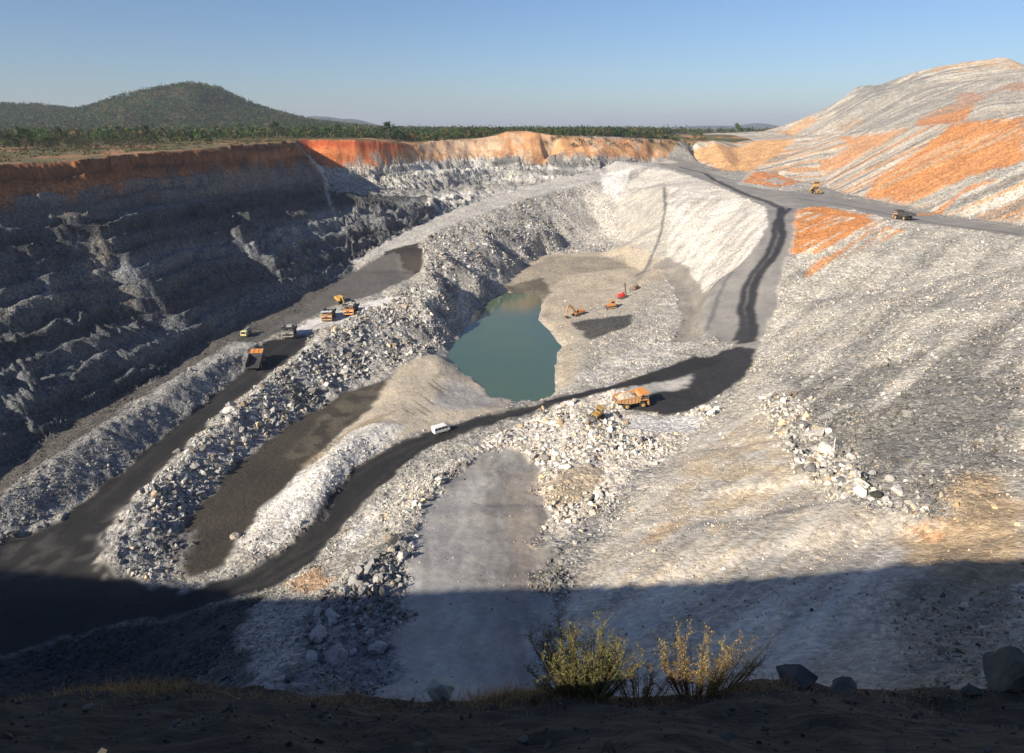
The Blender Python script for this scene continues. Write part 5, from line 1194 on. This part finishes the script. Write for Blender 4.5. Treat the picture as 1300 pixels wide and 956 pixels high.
haul_truck('dark dump truck heaped with grey rock coming down the inner haul road', 368, 427, (360, 442), GYM, DKM, DKM, (.30, .29, .27))
haul_truck('dump truck with a pale canopy, waiting left of the truck being loaded', 418, 405, (411, 416), BW_, DKM, WHM)
haul_truck('orange-nosed dump truck heaped with rock, standing by the yellow excavator', 447, 398, (438, 407), OR_, DKM, GYM, (.34, .32, .29))
excavator('yellow excavator loading the dump trucks on the pale bench', 432, 384, (447, 394), YE_, boompose='low', group='excavators in the pit')
t_ = machine('water_tanker', 'small pale yellow tanker lorry parked at the foot of the dark left wall', 'tanker', 313, 427, (304, 433))
B().box(-2.9, 2.6, -.5, .5, .55, .85).build('chassis', DKM, t_)
cb = B().prism([(1.1,.8),(2.8,.8),(2.9,1.6),(2.5,2.5),(1.1,2.5)], -1.1, 1.1).build('cab', PY_, t_, .05)
B().prism([(2.87,1.62),(2.93,1.62),(2.6,2.35),(2.54,2.35)], -.95, .95).build('windscreen', GLS, cb, 0)
B().cyl((-2.9,0,1.75), (.8,0,1.75), .95, 20).build('tank', GYM, t_, .05)
for x in (-2.1, 2.0):
    for y in (-.95, .95): wheel(t_, x, y, .5, .35, PY_)
excavator('orange excavator with its arm raised on the sandy bench by the lake', 733, 401, (715, 406), OR_, boompose='up', group='excavators in the pit')
bulldozer('small orange bulldozer on the sandy bench between the excavator and the red rig', 777, 391, (765, 393), OR_, 1.1)
t_ = machine('drill_rig', 'bright red drilling rig with a thin mast on the sandy bench', 'drill rig', 790, 379, (800, 376))
for y in (-1.0, 1.0): track(t_, y, -1.9, 1.9, .8, .5)
B().box(-2.0, .4, -1.1, 1.1, .85, 2.3).box(.4, 1.5, -.9, .2, .85, 1.6).build('body', RD_, t_, .06)
cb = B().box(.5, 1.7, .1, 1.1, .85, 2.6).build('cab', RD_, t_, .05); B().box(1.68, 1.74, .2, 1.0, 1.6, 2.45).build('window', GLS, cb, 0)
b_ = B()
for x, y in ((1.9,-.5),(2.3,-.5),(1.9,-.1),(2.3,-.1)): b_.box(x-.05, x+.05, y-.05, y+.05, .3, 7.2)
for k in range(12): b_.box(1.86, 2.34, -.54, -.48, .6+k*.55, .66+k*.55).box(1.86, 2.34, -.12, -.06, .6+k*.55, .66+k*.55)
b_.build('mast', DKM, t_, 0)
t_ = machine('pump_set', 'rusty brown pump set on skids near the top of the sandy bench', 'pump', 808, 367, (820, 362))
B().box(-2.2, 2.2, -.9, -.7, 0, .25).box(-2.2, 2.2, .7, .9, 0, .25).box(-2.0, 2.0, -.9, .9, .25, .4).build('skid', DKM, t_, 0)
B().prism([(-1.9,.4),(.6,.4),(.6,1.7),(.3,1.9),(-1.9,1.9)], -.8, .8).build('engine_housing', paintm('rusty_paint', (.20, .09, .05)), t_, .05)
B().cyl((.8,0,1.0), (1.5,0,1.0), .6, 16).cyl((1.2,0,1.0), (1.2,0,2.3), .16, 10).cyl((1.5,0,1.0), (3.2,0,.2), .15, 10).build('pump', DKM, t_, .02)
haul_truck('yellow dump truck tipping with its bed raised, by the orange mound on the upper bench', 1035, 246, (1049, 249), DYE, DYE, DYE, None, 42).scale = (.88,) * 3
haul_truck('dark dump truck driving alone on the upper road below the dump', 1147, 279, (1133, 277), BW_, DKM, DKM, None)
p = ground(340, 180); r = bpy.data.objects.new('utility_pole', None); C.objects.link(r); r.location = p; r['label'] = 'thin pole with a crossarm standing at the edge of the left cliff top'; r['category'] = 'pole'
B().cyl((0,0,-1), (0,0,11.5), .22, 8, .14).build('pole', M_BARK, r, 0); B().box(-1.4, 1.4, -.1, .1, 10.6, 10.9).build('crossarm', M_BARK, r, 0)
for x in (-1.2, 0, 1.2): B().cyl((x,0,10.9), (x,0,11.25), .12, 8).build('insulator', WHM, r, 0)
# ---------------------------------------------------------------- air
def haze():
    m = bpy.data.materials.new('haze'); m.use_nodes = True; nt = m.node_tree; nt.nodes.remove(nt.nodes['Principled BSDF'])
    v = N(nt, 'ShaderNodeVolumePrincipled'); v.inputs['Color'].default_value = (.72, .80, 1, 1); v.inputs['Density'].default_value = HAZE; v.inputs['Anisotropy'].default_value = .1
    nt.links.new(v.outputs[0], nt.nodes['Material Output'].inputs['Volume'])
    B().box(-9000, 9000, -2000, 9500, -95, 130).build('haze', m, None, 0)['kind'] = 'stuff'
HAZE = 0.00009
haze()
